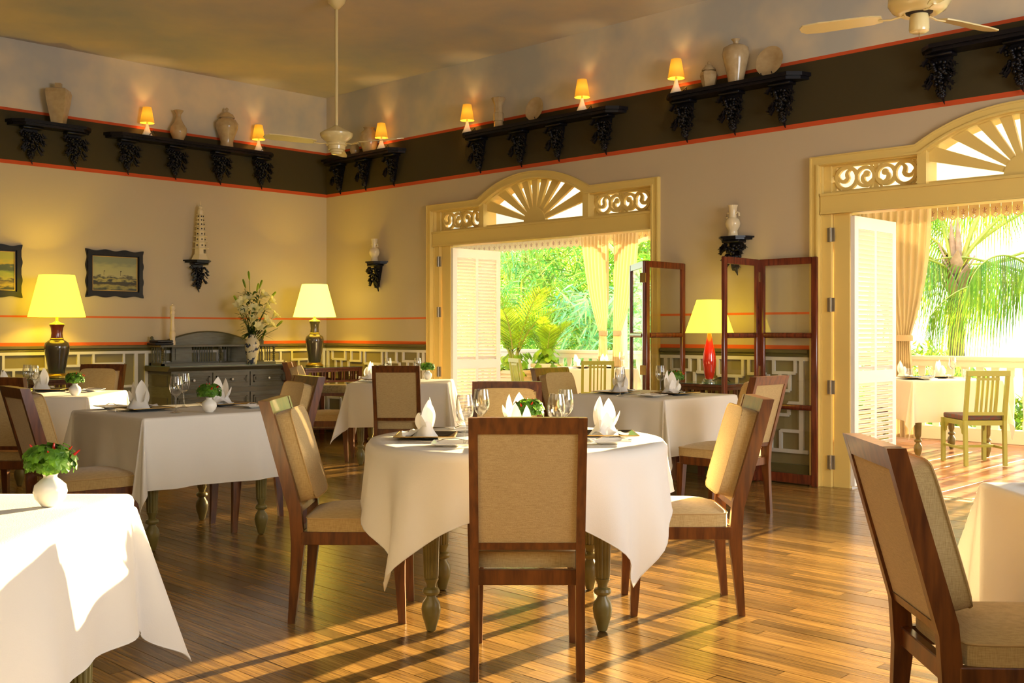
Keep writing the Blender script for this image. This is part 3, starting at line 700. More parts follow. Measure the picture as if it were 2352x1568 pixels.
# veranda tables
WV = 'on the veranda table behind the right doors'
put(bplate, 4.42, 11.0, K, WV); put(napkin, 4.42, 11.02, K+R(90), WV); put(bplate, 4.05, 10.75, K, 'left one '+WV); put(napkin, 4.0, 10.95, K+R(60), 'left one '+WV)
for a, d, s in ((4.22, 10.72, 'middle'), (4.62, 10.85, 'right'), (4.13, 11.1, 'left')): put(wglass, a, d, s+' tumbler '+WV, m=TUM)['group'] = 'tumblers on the veranda'
put(wglass, 4.50, 10.9, 'stemmed glass '+WV); put(splate, 4.12, 10.6, K, WV)
WU = 'on the veranda table behind the left doors'
put(bplate, .92, 13.9, K, 'left one '+WU); put(napkin, .84, 13.95, K+R(60), 'left one '+WU); put(bplate, 1.3, 14.0, K, 'right one '+WU); put(napkin, 1.22, 14.1, K, 'right one '+WU)
put(wglass, 1.42, 13.8, 'stemmed glass '+WU); put(wglass, 1.50, 14.1, 'tumbler '+WU, m=TUM); put(wglass, 1.05, 13.75, 'left tumbler '+WU, m=TUM)

# ------------------------------------------------------------------ sideboard on the left wall
def sideboard():
    y0, y1, D, Ht = -2.40, -.93, .50, .872
    t = thing('sideboard', 'grey-green carved sideboard with spindled gallery against the left wall', 'sideboard', (.04, 0, 0))
    part('carcass', b2(0, D, y0+.03, y1-.03, .06, Ht-.05), 'sideb', t)
    part('plinth', b2(0, D+.02, y0, y1, 0, .07), 'sideb2', t)
    pr = [(0, Ht-.05), (D+.01, Ht-.05), (D+.025, Ht-.035), (D+.04, Ht-.02), (D+.055, Ht-.012), (D+.055, Ht), (0, Ht)]
    V, F = prism([(p[0], p[1]) for p in pr], -(y1+.01), -(y0-.02), 'y'); V = [(a, -b, c) for a, b, c in V]
    part('top', (V, F), 'sideb2', t); part('glass_top', b2(.0, D+.05, y0-.01, y1, Ht, Ht+.006), 'glasstop', t)
    part('waist_moulding', join(b2(D, D+.025, y0+.02, y1-.02, .60, .63), b2(D, D+.015, y0+.02, y1-.02, .585, .60)), 'sideb2', t)
    part('side_panel', join(b2(.08, D-.08, y0+.022, y0+.03, .66, .78), b2(.08, D-.08, y0+.022, y0+.03, .14, .54)), 'sideb2', t)
    W = (y1-y0-.08)/3
    def framed(nm, a, b, z0, z1, inner):
        f = part(nm, b2(D, D+.018, a, b, z0, z1), 'sideb', t); i = .035
        def fr(i_, e, th): return join(b2(D+.018, D+.018+e, a+i_, b-i_, z1-i_-th, z1-i_), b2(D+.018, D+.018+e, a+i_, b-i_, z0+i_, z0+i_+th), b2(D+.018, D+.018+e, a+i_, a+i_+th, z0+i_, z1-i_), b2(D+.018, D+.018+e, b-i_-th, b-i_, z0+i_, z1-i_))
        part('moulding', fr(i, .010, .014), 'sideb2', f)
        if inner: part('moulding', fr(i+.028, .006, .008), 'sideb2', f)
        return f
    for k in range(3):
        a = y0+.04+k*W+.006; b = y0+.04+(k+1)*W-.006
        dr = framed('drawer', a, b, .645, .80, True)
        kn = tf(lathe([(.006, 0), (.006, .012), (.014, .018), (.014, .026), (.006, .032)], 12), Matrix.Translation((D+.02, (a+b)/2, .722)) @ Matrix.Rotation(R(90), 4, 'Y'))
        part('knob', kn, 'china', dr, 60, 'white china knob')
        framed('cupboard_door', a, b, .09, .575, True)
    # gallery
    part('gallery_rail', join(b2(.02, .30, y0+.03, y0+.06, Ht+.006, Ht+.035), b2(.02, .05, y0+.03, y1-.03, Ht+.006, Ht+.035), b2(.27, .30, y0+.03, y1-.03, Ht+.006, Ht+.026)), 'sideb2', t)
    part('gallery_shelf', b2(.0, .31, y0+.01, y1-.01, Ht+.205, Ht+.225), 'sideb2', t)
    sp = lathe([(.006, 0), (.008, .02), (.005, .04), (.008, .09), (.005, .14), (.008, .16), (.006, .175)], 8)
    spm = mesh('spindle', sp, 'sideb', 60); post = mesh('gallery_post', lathe([(.014, 0), (.014, .02)]+[(.010+.006*(i % 2), .03+.012*i) for i in range(12)]+[(.014, .175)], 10), 'sideb2', 30)
    for yy in [y0+.05+i*.032 for i in range(6)]+[y0+.55+i*.032 for i in range(8)]+[y0+.86+i*.032 for i in range(8)]+[y1-.05-i*.032 for i in range(6)]:
        o = part('spindle', spm, None, t); o.location = (.035, yy, Ht+.032)
    for xx in (.10, .15, .20):
        for yy in (y0+.045, y1-.045): o = part('spindle', spm, None, t); o.location = (xx, yy, Ht+.032)
    for yy in (y0+.045, (y0+y1)/2, y1-.045): o = part('gallery_post', post, None, t); o.location = (.285, yy, Ht+.030)
    for a in (y0+.28, y1-.50): part('gallery_panel', join(b2(.02, .04, a, a+.24, Ht+.03, Ht+.205), b2(.04, .048, a+.04, a+.20, Ht+.06, Ht+.18)), 'sideb', t)
    arch = [(y0+.08, Ht+.225)]+[(y0+.08+(y1-y0-.16)*i/30, Ht+.235+.13*sin(pi*min(1, max(0, (i-2)/26)))**.85) for i in range(31)]+[(y1-.08, Ht+.225)]
    V, F = prism(arch, .0, .03, 'x'); part('crest_board', (V, F), 'sideb', t)
    part('crest_moulding', mv(tube([(.015, p[0], p[1]) for p in arch[1:-1]], .012, 6), 0, 0, .004), 'sideb2', t, 60)
    for yy in (y0+.045, y1-.045):
        part('finial', mv(lathe([(.016, 0), (.018, .04), (.010, .055), (.018, .07), (.018, .085), (.006, .098)], 12), .04, yy, Ht+.225), 'sideb2', t, 60)
        sgn = 1 if yy < -1.6 else -1; cr = [(yy, Ht+.225), (yy+sgn*.14, Ht+.225), (yy+sgn*.11, Ht+.25), (yy+sgn*.05, Ht+.265), (yy+sgn*.02, Ht+.29), (yy, Ht+.29)]
        part('scroll_bracket', prism(cr, .03, .05, 'x'), 'sideb2', t)
    return t
sideboard()
t = thing('pepper_mill', 'tall pale turned wood pepper mill on the sideboard gallery', 'pepper mill', (.22, -2.188, 1.098))
M['maple'] = mat('maple', (.80, .64, .40), .3)
part('body', lathe([(.032, 0), (.033, .03), (.027, .06), (.033, .10), (.033, .13), (.024, .15), (.030, .17), (.023, .20), (.019, .27), (.024, .33)], 20), 'maple', t, 40)
part('cap', lathe([(.024, .333), (.028, .36), (.020, .375), (.030, .395), (.028, .42), (.012, .435)], 20), 'maple', t, 40); part('knob', mv(lathe([(.005, 0), (.006, .012), (.002, .018)], 8), 0, 0, .435), 'steel', t)
for i, (dx, z) in enumerate(((0, 0), (.012, .028))):
    o = part('black_folder', bbox(.16, -2.30+dx, 1.098+z+.0135, .20, .21-.03*i, .026, .008), 'black'); tag(o, ['lower', 'upper'][i]+' black leather folder stacked on the sideboard gallery', 'folder', 'black folders')

# lilies in blue-and-white vase
def lilies():
    t = thing('lily_vase', 'blue and white vase filled with white lilies on the sideboard', 'vase', (.36, -1.285, .88))
    part('vase', lathe([(.052, 0), (.054, .01), (.060, .06), (.082, .16), (.088, .205), (.080, .25), (.050, .29), (.044, .31), (.056, .33), (.050, .33), (.040, .30)], 28), 'vaseblue', t, 60)
    r_ = random.Random(11)
    def stem(x, y, z, n=.004): return tube([(0, 0, .2), (x*.25, y*.25, .2+(z-.2)*.4), (x*.6, y*.6, .2+(z-.2)*.72), (x, y, z)], n, 5)
    def bloom(x, y, z, dx, dy, dz, s=.078):
        d = Vector((dx, dy, dz)).normalized(); q = d.to_track_quat('Z', 'Y').to_matrix().to_4x4(); S = []
        for k in range(6):
            def f(u, v, k=k):
                wv = s*.36*sin(pi*min(1, .12+.88*v))**.8; a = (u-.5)*2*wv; rr = s*(.10+.85*v**1.6); zz = s*1.4*v-.5*s*v**4
                return (rr, a, zz)
            S.append(rotz(grid(f, 4, 7), k*pi/3))
        S.append(lathe([(.004, -s*.9), (s*.10, 0), (s*.15, s*.25)], 6))
        return tf(join(*S), Matrix.Translation((x, y, z)) @ q)
    def blade(x, y, z, dx, dy, dz, l=.10, w_=.012):
        d = Vector((dx, dy, dz)).normalized(); u = d.cross(Vector((0, 0, 1))).normalized(); p = Vector((x, y, z)); V = []; F = []
        for i in range(6):
            v = i/5; c = p+d*l*v+Vector((0, 0, -.35*l*v*v)); ww = w_*sin(pi*min(1, .1+.9*v))
            V += [tuple(c-u*ww), tuple(c+u*ww)]
        for i in range(5): F.append((2*i, 2*i+1, 2*i+3, 2*i+2))
        return V, F
    # y is along the wall (picture right = +y), x into the room
    fl = [(.05, -.20, .62), (.03, -.12, .56), (.02, -.06, .70), (.06, -.02, .60), (.08, -.06, .47), (.05, .05, .58), (.07, .10, .47), (.03, .14, .62), (.02, .20, .70), (.05, .24, .52), (.02, .10, .76), (.09, .0, .39), (.06, .17, .42), (.05, -.15, .68)]
    for i, (x, y, z) in enumerate(fl):
        part('stem', stem(x*.9, y*.9, z-.05, .0055), 'lilyleaf', t); part('lily_flower', bloom(x, y, z, .5+r_.uniform(-.2, .3), y*2.5+r_.uniform(-.3, .3), .45+r_.uniform(-.2, .4)), 'lily', t, 60)
    for x, y, z in ((.0, -.10, .90), (.0, -.04, .99), (0, .07, .86), (0, .11, .90), (.02, .26, .78), (.04, .33, .45), (.03, -.22, .72), (.05, .12, .33)):
        part('stem', stem(x*.95, y*.95, z-.05, .003), 'lilyleaf', t)
        d = Vector((x, y*1.2, .35)).normalized(); p = Vector((x, y, z)); part('lily_bud', tube([tuple(p+d*q) for q in (-.05, -.02, .02, .05, .06)], lambda v: .004+.010*sin(pi*min(1, v)), 6), 'areca', t, 60)
    S = []
    for _ in range(190):
        a = r_.uniform(0, 2*pi); z = r_.uniform(.33, .80); rr = r_.uniform(.02, .16)*(1 if z > .5 else .8)
        S.append(blade(rr*cos(a)*.5, rr*sin(a), z, cos(a)*.6, sin(a), r_.uniform(-.1, .8), r_.uniform(.07, .13), .014))
    for _ in range(60):   # dark palm fans low down
        a = r_.choice((-1, 1))*r_.uniform(.25, 1.3); S.append(blade(.04, .02*a, .34, .35, a, r_.uniform(-.05, .75), r_.uniform(.15, .24), .011))
    f = part('foliage', join(*S), 'lilyleaf', t); f['kind'] = 'stuff'
lilies()

# ------------------------------------------------------------------ side tables and lamps
def side_table(label, loc, w_, d_, h, rz=0):
    t = thing('side_table', label, 'side table', loc, rz)
    part('top', bbox(0, 0, h-.012, w_, d_, .024, .004, 1), 'darkwood', t); part('glass_top', b2(-w_/2, w_/2, -d_/2, d_/2, h, h+.004), 'glasstop', t)
    for a in (-1, 1):
        for b in (-1, 1): part('leg', b2(a*(w_/2-.03)-.022, a*(w_/2-.03)+.022, b*(d_/2-.03)-.022, b*(d_/2-.03)+.022, 0, h-.024), 'darkwood', t)
    part('shelf', b2(-w_/2+.02, w_/2-.02, -d_/2+.02, d_/2-.02, .22, .245), 'darkwood', t)
    n = int(w_/.16)
    for sd in (-1, 1):
        part('apron_rail', join(b2(-w_/2+.05, w_/2-.05, sd*(d_/2-.03)-.008, sd*(d_/2-.03)+.008, h-.17, h-.145), b2(-w_/2+.05, w_/2-.05, sd*(d_/2-.03)-.008, sd*(d_/2-.03)+.008, h-.05, h-.024)), 'darkwood', t)
        part('apron_rail', join(b2(sd*(w_/2-.03)-.008, sd*(w_/2-.03)+.008, -d_/2+.05, d_/2-.05, h-.17, h-.145), b2(sd*(w_/2-.03)-.008, sd*(w_/2-.03)+.008, -d_/2+.05, d_/2-.05, h-.05, h-.024)), 'darkwood', t)
        for k in range(1, n+1):
            for e in (-.018, .018):
                part('fret_bar', b2(-w_/2+w_*k/(n+1)+e-.008, -w_/2+w_*k/(n+1)+e+.008, sd*(d_/2-.03)-.007, sd*(d_/2-.03)+.007, h-.145, h-.05), 'darkwood', t)
                part('fret_bar', b2(sd*(w_/2-.03)-.007, sd*(w_/2-.03)+.007, -d_/2+d_*k/(n+1)+e-.008, -d_/2+d_*k/(n+1)+e+.008, h-.145, h-.05), 'darkwood', t)
    return t
side_table('dark red side table carrying the tall lamp at the left wall', (.42, -3.52, 0), .62, .56, .785)
side_table('dark fretted side table in the room corner under the lamp', (.62, -.62, 0), .80, .80, .835)
side_table('dark red fretted side table between the folding screens', (5.90, -.33, 0), .52, .44, .815)
def shade_shape(r0, r1, z0, z1, pleat=0):
    md = (lambda a, z: 1+.012*cos(pleat*a)) if pleat else None
    return lathe([(r0, z0), (r0*.5+r1*.5, z0*.5+z1*.5), (r1, z1)], 96 if pleat else 48, md, cap=False)
def table_lamp(label, loc, base_s, shade, zs, e, col, smat, prt, scale=1, rad=.03):
    t = thing('table_lamp', label, 'lamp', loc)
    for nm, s, m in prt: part(nm, s, m, t, 60)
    part('lamp_shade', shade, smat, t, 60)
    part('bulb', mv(lathe([(.012, -.03), (.03, 0), (.03, .02), (.012, .045)], 10), 0, 0, zs), 'bulb', t, 60)
    if e: 
        l = light('lamp_light', 'POINT', (loc[0], loc[1], loc[2]+zs+.01), e, col, shadow_soft_size=rad)
    return t
def jar(sc, rr): 
    return [('foot', lathe([(.10*rr, 0), (.115*rr, .005), (.115*rr, .018), (.09*rr, .03), (.082*rr, .045)], 28), 'gold'),
            ('body', lathe([(.075*rr, .045), (.078*rr, .06), (.095*rr, .16), (.115*rr, .27), (.120*rr, .31), (.11*rr, .345), (.075*rr, .37), (.062*rr, .378)], 32), 'lampbase'),
            ('collar', lathe([(.062*rr, .378), (.066*rr, .384), (.060*rr, .392)], 28), 'gold'),
            ('neck', lathe([(.058*rr, .392), (.052*rr, .44), (.058*rr, .49), (.072*rr, .52), (.075*rr, .526)], 28), 'lampneck' if sc else 'lampbase'),
            ('cap', lathe([(.075*rr, .526), (.06*rr, .535), (.03, .545), (.012, .56), (.012, .60)], 20), 'gold')]
YEL = (1.0, .66, .04)
table_lamp('tall lamp with plain yellow shade on dark glazed jar by the left wall', (.42, -3.52, .789), None, shade_shape(.265, .165, .60, 1.01), .78, 60, YEL, 'shade', jar(1, 1), rad=.04)
table_lamp('lamp with pleated cream shade in the corner of the room', (.60, -.60, .839), None, shade_shape(.245, .145, .575, .955, 48), .74, 60, YEL, 'shade2', jar(0, .9), rad=.04)
table_lamp('lamp with glossy red teardrop base between the folding screens', (5.90, -.36, .819), None, shade_shape(.20, .105, .415, .69), .53, 22, YEL, 'shade',
    [('foot', lathe([(.062, 0), (.064, .012), (.05, .018), (.052, .03), (.036, .04)], 24), 'steel'), ('body', lathe([(.034, .04), (.044, .08), (.056, .15), (.057, .19), (.047, .26), (.030, .33), (.020, .39), (.016, .41)], 28), 'red'), ('socket', lathe([(.012, .41), (.012, .46)], 10), 'gold')], rad=.03)
o = part('lamp_cord', tube([(5.955, -.36, .829), (5.985, -.40, .850), (6.02, -.38, .868), (6.045, -.33, .855), (6.05, -.28, .829)], .004, 6), 'black'); tag(o, 'black lamp cord looped beside the red lamp', 'cord')

# ------------------------------------------------------------------ folding screens
def screen(label, pts, h=1.846):
    t = thing('folding_screen', label, 'screen'); sw = .052; th = .03
    for i in range(len(pts)-1):
        (xa, ya), (xb, yb) = pts[i], pts[i+1]; L = hypot(xb-xa, yb-ya); an = atan2(yb-ya, xb-xa)
        def P(s): return mv(rotz(s, an), xa, ya, 0)
        g = .006
        fr = part('screen_panel', P(join(bbox(g+sw/2, 0, h/2, sw, th, h, .006, 1), bbox(L-g-sw/2, 0, h/2, sw, th, h, .006, 1), b2(g+sw, L-g-sw, -.013, .013, h-.055, h), b2(g+sw, L-g-sw, -.013, .013, .015, .09),
             mv(tf(lathe([(.023, 0), (.023, L-2*g-2*sw)], 12), Matrix.Rotation(R(90), 4, 'Y')), g+sw, 0, 1.215), mv(tf(lathe([(.023, 0), (.023, L-2*g-2*sw)], 12), Matrix.Rotation(R(90), 4, 'Y')), g+sw, 0, .63))), 'wood2', t, 40)
        for z0, z1 in ((.09, .61), (.65, 1.19), (1.24, h-.055)): part('pane', P(b2(g+sw-.004, L-g-sw+.004, -.003, .003, z0, z1)), 'pane', fr)
    for p in pts[1:-1]:
        for z in (1.70, .92, .25): part('hinge', mv(join(b2(-.028, .028, -.006, .006, -.04, .04), lathe([(.007, -.042), (.007, .042)], 8)), p[0]-.005, p[1]-.018, z), 'brass', t)
    return t
M['wood2'] = mat('screen_wood', (.20, .040, .012), .22, col2=(.10, .02, .008), scale=5, detail=5, stretch=(8, 8, 1), coat=.4)
screen('glazed red-wood folding screen left of the red lamp', [(4.93, -.18), (5.455, -.66), (5.445, -.07)])
screen('glazed red-wood folding screen right of the red lamp, beside the door', [(6.21, -.64), (6.195, -.07), (6.74, -.075)])

# ------------------------------------------------------------------ carved shelves, brackets, ceramics
def grapes(w_=.135, h=.35, dp=.10, seed=1, n=130):
    r_ = random.Random(seed); S = []
    for _ in range(n):
        v = r_.random()**.8; half = w_*(.95-v*.85)*.85; x = r_.uniform(-half, half); r = r_.uniform(.0125, .0165); y = -.012-dp*(1-.6*v)*sqrt(max(0, 1-(x/(half+.012))**2))*r_.uniform(.55, 1)
        S.append(mv(lathe([(r*.5, -r*.86), (r*.87, -r*.5), (r, 0), (r*.87, r*.5), (r*.5, r*.86)], 7), x, y, -.05-v*(h-.08)))
    for i in range(15):
        a = r_.uniform(-1, 1); z = -.02-r_.random()*h*.62; sgn = 1 if a > 0 else -1; half = w_*(1.0-(-z/h)*.8); x = sgn*half*r_.uniform(.55, .95)
        pts = [(0, 0), (.010, .018), (.030, .014), (.022, .028), (.045, .034), (.020, .040), (.012, .058), (0, .034), (-.01, .02)]
        an = R(r_.uniform(120, 240)) if sgn > 0 else R(r_.uniform(120, 240)); p2 = [(x+sgn*(p[0]*cos(an)*-1+p[1]*.3), z+(p[1]*cos(an)-p[0]*.4)) for p in pts]
        S.append(prism(p2, -dp*.5-r_.uniform(0, .04), -dp*.5-.045, 'y'))
    S.append(prism([(-.02, -h*.8), (.02, -h*.8), (.012, -h*.9), (.018, -h-.02), (-.008, -h*.92)], -.02, -.035, 'y'))
    core = [(-w_*.55, 0), (w_*.55, 0), (w_*.45, -.08), (w_*.22, -h*.55), (0, -h*.9), (-w_*.22, -h*.55), (-w_*.45, -.08)]
    S.append(prism(core, 0, -dp*.35, 'y'))
    S.append(bbox(0, -dp*.55, -.012, w_*1.5, dp*1.1, .024, .006, 1))
    return join(*S)
GR = mesh('grape_bracket', grapes(), 'black', 50)
ZSH = 3.345
def shelf(label, along, a0, a1, br, group='carved black wall shelves'):
    t = thing('wall_shelf', label, 'shelf', (0, 0, ZSH) if along == 'x' else (0, 0, ZSH), 0 if along == 'x' else R(90), group)
    # local x runs along the wall, -y is the room side
    ol = [(a0, -.005), (a0+.03, -.10), (a0+.12, -.19), (a1-.12, -.19), (a1-.03, -.10), (a1, -.005)]
    part('board', join(prism(ol, -.03, 0, 'z'), prism([(x+(.02 if x < (a0+a1)/2 else -.02), y*.88) for x, y in ol], -.055, -.03, 'z')), 'black', t)
    for b in br: o = part('grape_bracket', GR, None, t); o.location = (b, -.006, -.055)
    return t
LY = lambda px: wy(px, .12)      # left wall: local x of a shelf = world y
RX = lambda px: wx(px, -.12)
shelf('carved black shelf with two grape brackets, far left on the left wall', 'y', -3.86, -3.00, [LY(78), LY(178)])
shelf('carved black shelf with four grape brackets on the left wall', 'y', -2.86, -.80, [LY(300), LY(410), LY(513), LY(608)])
shelf('carved black shelf in the corner behind the ceiling fan', 'x', .03, 1.55, [.32, RX(825), RX(890)])
shelf('carved black shelf with four grape brackets above the left doors', 'x', 2.57, 4.76, [RX(1088), RX(1182), RX(1268), RX(1376)])
shelf('carved black shelf with three grape brackets above the screens', 'x', 5.24, 6.64, [RX(1562), RX(1672), RX(1787)])
shelf('carved black shelf above the right doors', 'x', 7.56, 9.3, [RX(2153), RX(2335), 8.9])
def L(px): return (.10, wy(px, .10), ZSH)
def Rw(px): return (wx(px, -.10), -.10, ZSH)
sl = None
def small_lamp(loc, lb, sc=1):
    global sl
    lb = 'little lamp with glowing amber shade, '+lb
    if sl is None:
        t = thing('small_lamp', lb, 'lamp', loc, 0, 'little amber lamps on the shelves')
        part('base', lathe([(.055, 0), (.056, .006), (.052, .02), (.030, .07), (.016, .11), (.014, .135)], 20), 'china', t, 60); part('felt', lathe([(.056, -.0), (.056, .004)], 16), 'black', t)
        part('socket', mv(lathe([(.010, 0), (.010, .03)], 10), 0, 0, .13), 'brass', t); part('lamp_shade', shade_shape(.075, .045, .145, .315), 'shade3', t, 60); sl = t
    else: t = dup(sl, loc, 0, lb)
    light('shelf_light', 'POINT', (loc[0], loc[1], loc[2]+.23), 2.6, (1, .62, .2), shadow_soft_size=.02)
    part('flex', mv(tube([(.05, .0, .01), (.075, .01, .03), (.085, .03, .06), (.075, .05, .03)], .004, 6), 0, 0, 0), 'black', t)
    return t
small_lamp(L(338), 'left one on the left wall'); small_lamp(L(594), 'right one on the left wall'); small_lamp(Rw(876), 'beside the corner jar')
small_lamp(Rw(1073), 'left end of the shelf above the left doors'); small_lamp(Rw(1337), 'right end of the shelf above the left doors'); small_lamp(Rw(1553), 'on the shelf above the screens')
def ceramic(nm, lb, loc, prof, seg=28, cat='vase', rz=0, extra=None, smooth=50, m='celadon'):
    t = thing(nm, lb, cat, loc, rz); part('body', lathe(prof, seg, a0=pi/4 if seg == 4 else 0), m, t, smooth if seg > 8 else None)
    for n_, s, mm in (extra or []): part(n_, s, mm, t, 50)
    return t
ceramic('square_vase', 'tall four-sided cream vase at the far left shelf', (.125, wy(134, .12), ZSH), [(.08, 0), (.085, .03), (.13, .22), (.143, .31), (.13, .345), (.045, .365), (.04, .368), (.04, .41), (.03, .41)], 4, rz=R(50))
ceramic('bottle_vase', 'pear-shaped cream vase with flared mouth on the left wall shelf', L(410), [(.055, 0), (.06, .02), (.092, .09), (.088, .14), (.05, .20), (.028, .25), (.026, .29), (.055, .335), (.05, .338), (.02, .30)])
ceramic('ginger_jar', 'large lidded cream jar on the left wall shelf', L(521), [(.075, 0), (.07, .06), (.095, .14), (.125, .22), (.128, .27), (.10, .315), (.07, .325), (.07, .335)], cat='jar', extra=[('lid', lathe([(.088, .335), (.088, .345), (.07, .375), (.03, .40), (.014, .405), (.014, .425), (.02, .44), (.008, .455)], 24), 'celadon')])
ceramic('cream_jar', 'squat cream jar beside the amber lamp in the corner', Rw(848), [(.07, 0), (.09, .06), (.11, .16), (.10, .23), (.06, .265), (.055, .28), (.07, .295), (.06, .295)], cat='jar')
ceramic('round_bowl', 'small cream pot behind the ceiling fan', Rw(815), [(.04, 0), (.06, .05), (.05, .11), (.03, .13)], cat='pot')
ceramic('beaker_vase', 'slender flared cream beaker vase above the left doors', Rw(1145), [(.062, 0), (.05, .02), (.045, .07), (.055, .075), (.055, .15), (.045, .16), (.045, .24), (.075, .31), (.07, .315), (.04, .25)], 8)
ceramic('shoulder_vase', 'high-shouldered cream vase above the screens', Rw(1690), [(.065, 0), (.07, .05), (.10, .18), (.115, .25), (.105, .30), (.06, .325), (.022, .33), (.020, .35), (.038, .375), (.03, .375), (.018, .35)])
ceramic('small_jar', 'small lidded octagonal cream jar above the screens', Rw(1628), [(.05, 0), (.06, .04), (.078, .11), (.07, .14), (.05, .155)], 8, cat='jar', extra=[('lid', lathe([(.062, .155), (.06, .165), (.035, .19), (.03, .20), (.01, .21), (.012, .225), (.004, .235)], 16), 'celadon')])
def disp_plate(lb, loc, yaw, r=.115):
    t = thing('display_plate', lb, 'plate', loc, yaw)
    s = lathe([(r*.4, 0), (r*.45, -.004), (r, .026), (r+.003, .030), (r*.97, .030), (r*.5, .008), (.001, .006)], 40)
    part('dish', tf(s, Matrix.Translation((0, .035, r*.97+.012)) @ Matrix.Rotation(R(80), 4, 'X')), 'celadon', t, 50)
    part('stand', join(*[tube([(x, .05, .006), (x, -.03, .008), (x, -.045, .035)], .004, 6) for x in (-.05, .05)]+[tube([(-.05, .05, .006), (.05, .05, .006), (0, .06, .12)], .004, 6)]), 'black', t, 50)
disp_plate('round cream plate on a stand above the left doors', Rw(1226), 0, .118); disp_plate('round cream plate on a stand above the screens', Rw(1766), 0, .125)

def bracket(label, loc, rz, seed, hw=.165, ln=.26):
    t = thing('wall_bracket', label, 'bracket', loc, rz, 'carved black wall brackets')
    ol = [(-hw, -.002), (-hw*.8, -.09), (-hw*.45, -.15), (hw*.45, -.15), (hw*.8, -.09), (hw, -.002)]
    part('top_board', join(prism(ol, -.014, 0, 'z'), prism([(x*.88, y*.9) for x, y in ol], -.03, -.014, 'z')), 'black', t)
    part('carving', mv(grapes(.115, ln, .11, seed, 110), 0, 0, -.03), 'black', t, 50); return t
bracket('carved black bracket holding the pagoda on the left wall', (0, -1.78, 2.045), R(90), 4, ln=.31)
bracket('carved black bracket near the room corner holding a small vase', (1.05, 0, 2.065), 0, 5, ln=.30)
bracket('carved black bracket above the red lamp holding a small vase', (5.945, 0, 2.055), 0, 6, ln=.28)
def handled(lb, loc):
    t = thing('handled_vase', lb, 'vase', loc)
    part('body', lathe([(.048, 0), (.042, .02), (.040, .05), (.058, .08), (.064, .11), (.055, .145), (.034, .16), (.032, .20), (.036, .24), (.044, .265), (.038, .265), (.028, .24)], 28), 'ivory', t, 50)
    for sg in (-1, 1): part('handle', tube([(sg*.030, 0, .195), (sg*.045, 0, .205), (sg*.060, 0, .195), (sg*.062, 0, .170), (sg*.052, 0, .155)], .009, 8), 'ivory', t, 50)
handled('white two-handled vase on the bracket near the room corner', (1.05, -.075, 2.065)); handled('white two-handled vase on the bracket above the red lamp', (5.945, -.075, 2.055))
def pagoda():
    t = thing('pagoda', 'white porcelain eight-tier pagoda on the left wall bracket', 'ornament', (.09, -1.78, 2.045), R(20))
    part('base', lathe([(.105, 0), (.075, .06), (.072, .06)], 6), 'ivory', t)
    part('doorway', mv(box(0, 0, .095, .012, .03, .045), .058, 0, 0), 'dark', t)
    z = .06; r = .068
    for k in range(8):
        h = .068-.005*k; part('storey', lathe([(r, z), (r*.93, z+h)], 6), 'ivory', t); 
        part('eave', lathe([(r*.9, z+h-.004), (r*1.38, z+h), (r*1.40, z+h+.006), (r*.85, z+h+.010)], 6), 'ivory', t)
        if k:
            for a in (-30, 30, 90, -90): part('window', mv(rotz(box(r*.865, 0, 0, .014, .012, .014), R(a)), 0, 0, z+h*.5), 'dark', t)
        z += h+.006; r *= .905
    part('finial', lathe([(r, z), (r*1.15, z+.03), (r*.9, z+.055), (r*.5, z+.062), (r*.75, z+.075), (r*.65, z+.09), (r*.2, z+.10), (.006, z+.12), (.002, z+.15)], 16), 'ivory', t, 50)
pagoda()

# ------------------------------------------------------------------ paintings
def picmat(name, kind):
    m = mat(name, (.4, .35, .15), .5); nt = m.node_tree; N = nt.nodes; Lk = nt.links; p = N['Principled BSDF']
    t = N.new('ShaderNodeTexCoord'); s = N.new('ShaderNodeSeparateXYZ'); Lk.new(t.outputs['Generated'], s.inputs[0])
    n = N.new('ShaderNodeTexNoise'); n.inputs['Scale'].default_value = 4.5; n.inputs['Detail'].default_value = 5
    mp = N.new('ShaderNodeMapping'); mp.inputs['Scale'].default_value = (1, 1, 2.2); Lk.new(t.outputs['Generated'], mp.inputs[0]); Lk.new(mp.outputs[0], n.inputs['Vector'])
    ml = N.new('ShaderNodeMath'); ml.operation = 'MULTIPLY_ADD'; ml.inputs[1].default_value = .35; Lk.new(n.outputs[0], ml.inputs[0]); Lk.new(s.outputs[2], ml.inputs[2])
    r = N.new('ShaderNodeValToRGB'); Lk.new(ml.outputs[0], r.inputs[0]); cr = r.color_ramp
    st = [(0, (.03, .035, .03, 1)), (.22, (.04, .05, .04, 1)), (.30, (.35, .30, .08, 1)), (.36, (.06, .045, .02, 1)), (.46, (.04, .04, .03, 1)), (.50, (.42, .36, .10, 1)), (.56, (.05, .05, .04, 1)), (.60, (.42, .38, .18, 1)), (.85, (.38, .36, .16, 1)), (1.0, (.22, .24, .14, 1))]
    if kind: st = [(0, (.04, .045, .02, 1)), (.25, (.05, .05, .02, 1)), (.32, (.55, .38, .03, 1)), (.45, (.08, .06, .04, 1)), (.50, (.5, .42, .05, 1)), (.62, (.30, .35, .04, 1)), (.70, (.07, .09, .04, 1)), (.80, (.08, .10, .05, 1)), (.86, (.6, .42, .03, 1)), (1.0, (.4, .38, .05, 1))]
    cr.elements[0].position, cr.elements[0].color = st[0]; cr.elements[1].position, cr.elements[1].color = st[-1]
    for q in st[1:-1]: e = cr.elements.new(q[0]); e.color = q[1]
    Lk.new(r.outputs[0], p.inputs['Base Color']); return m
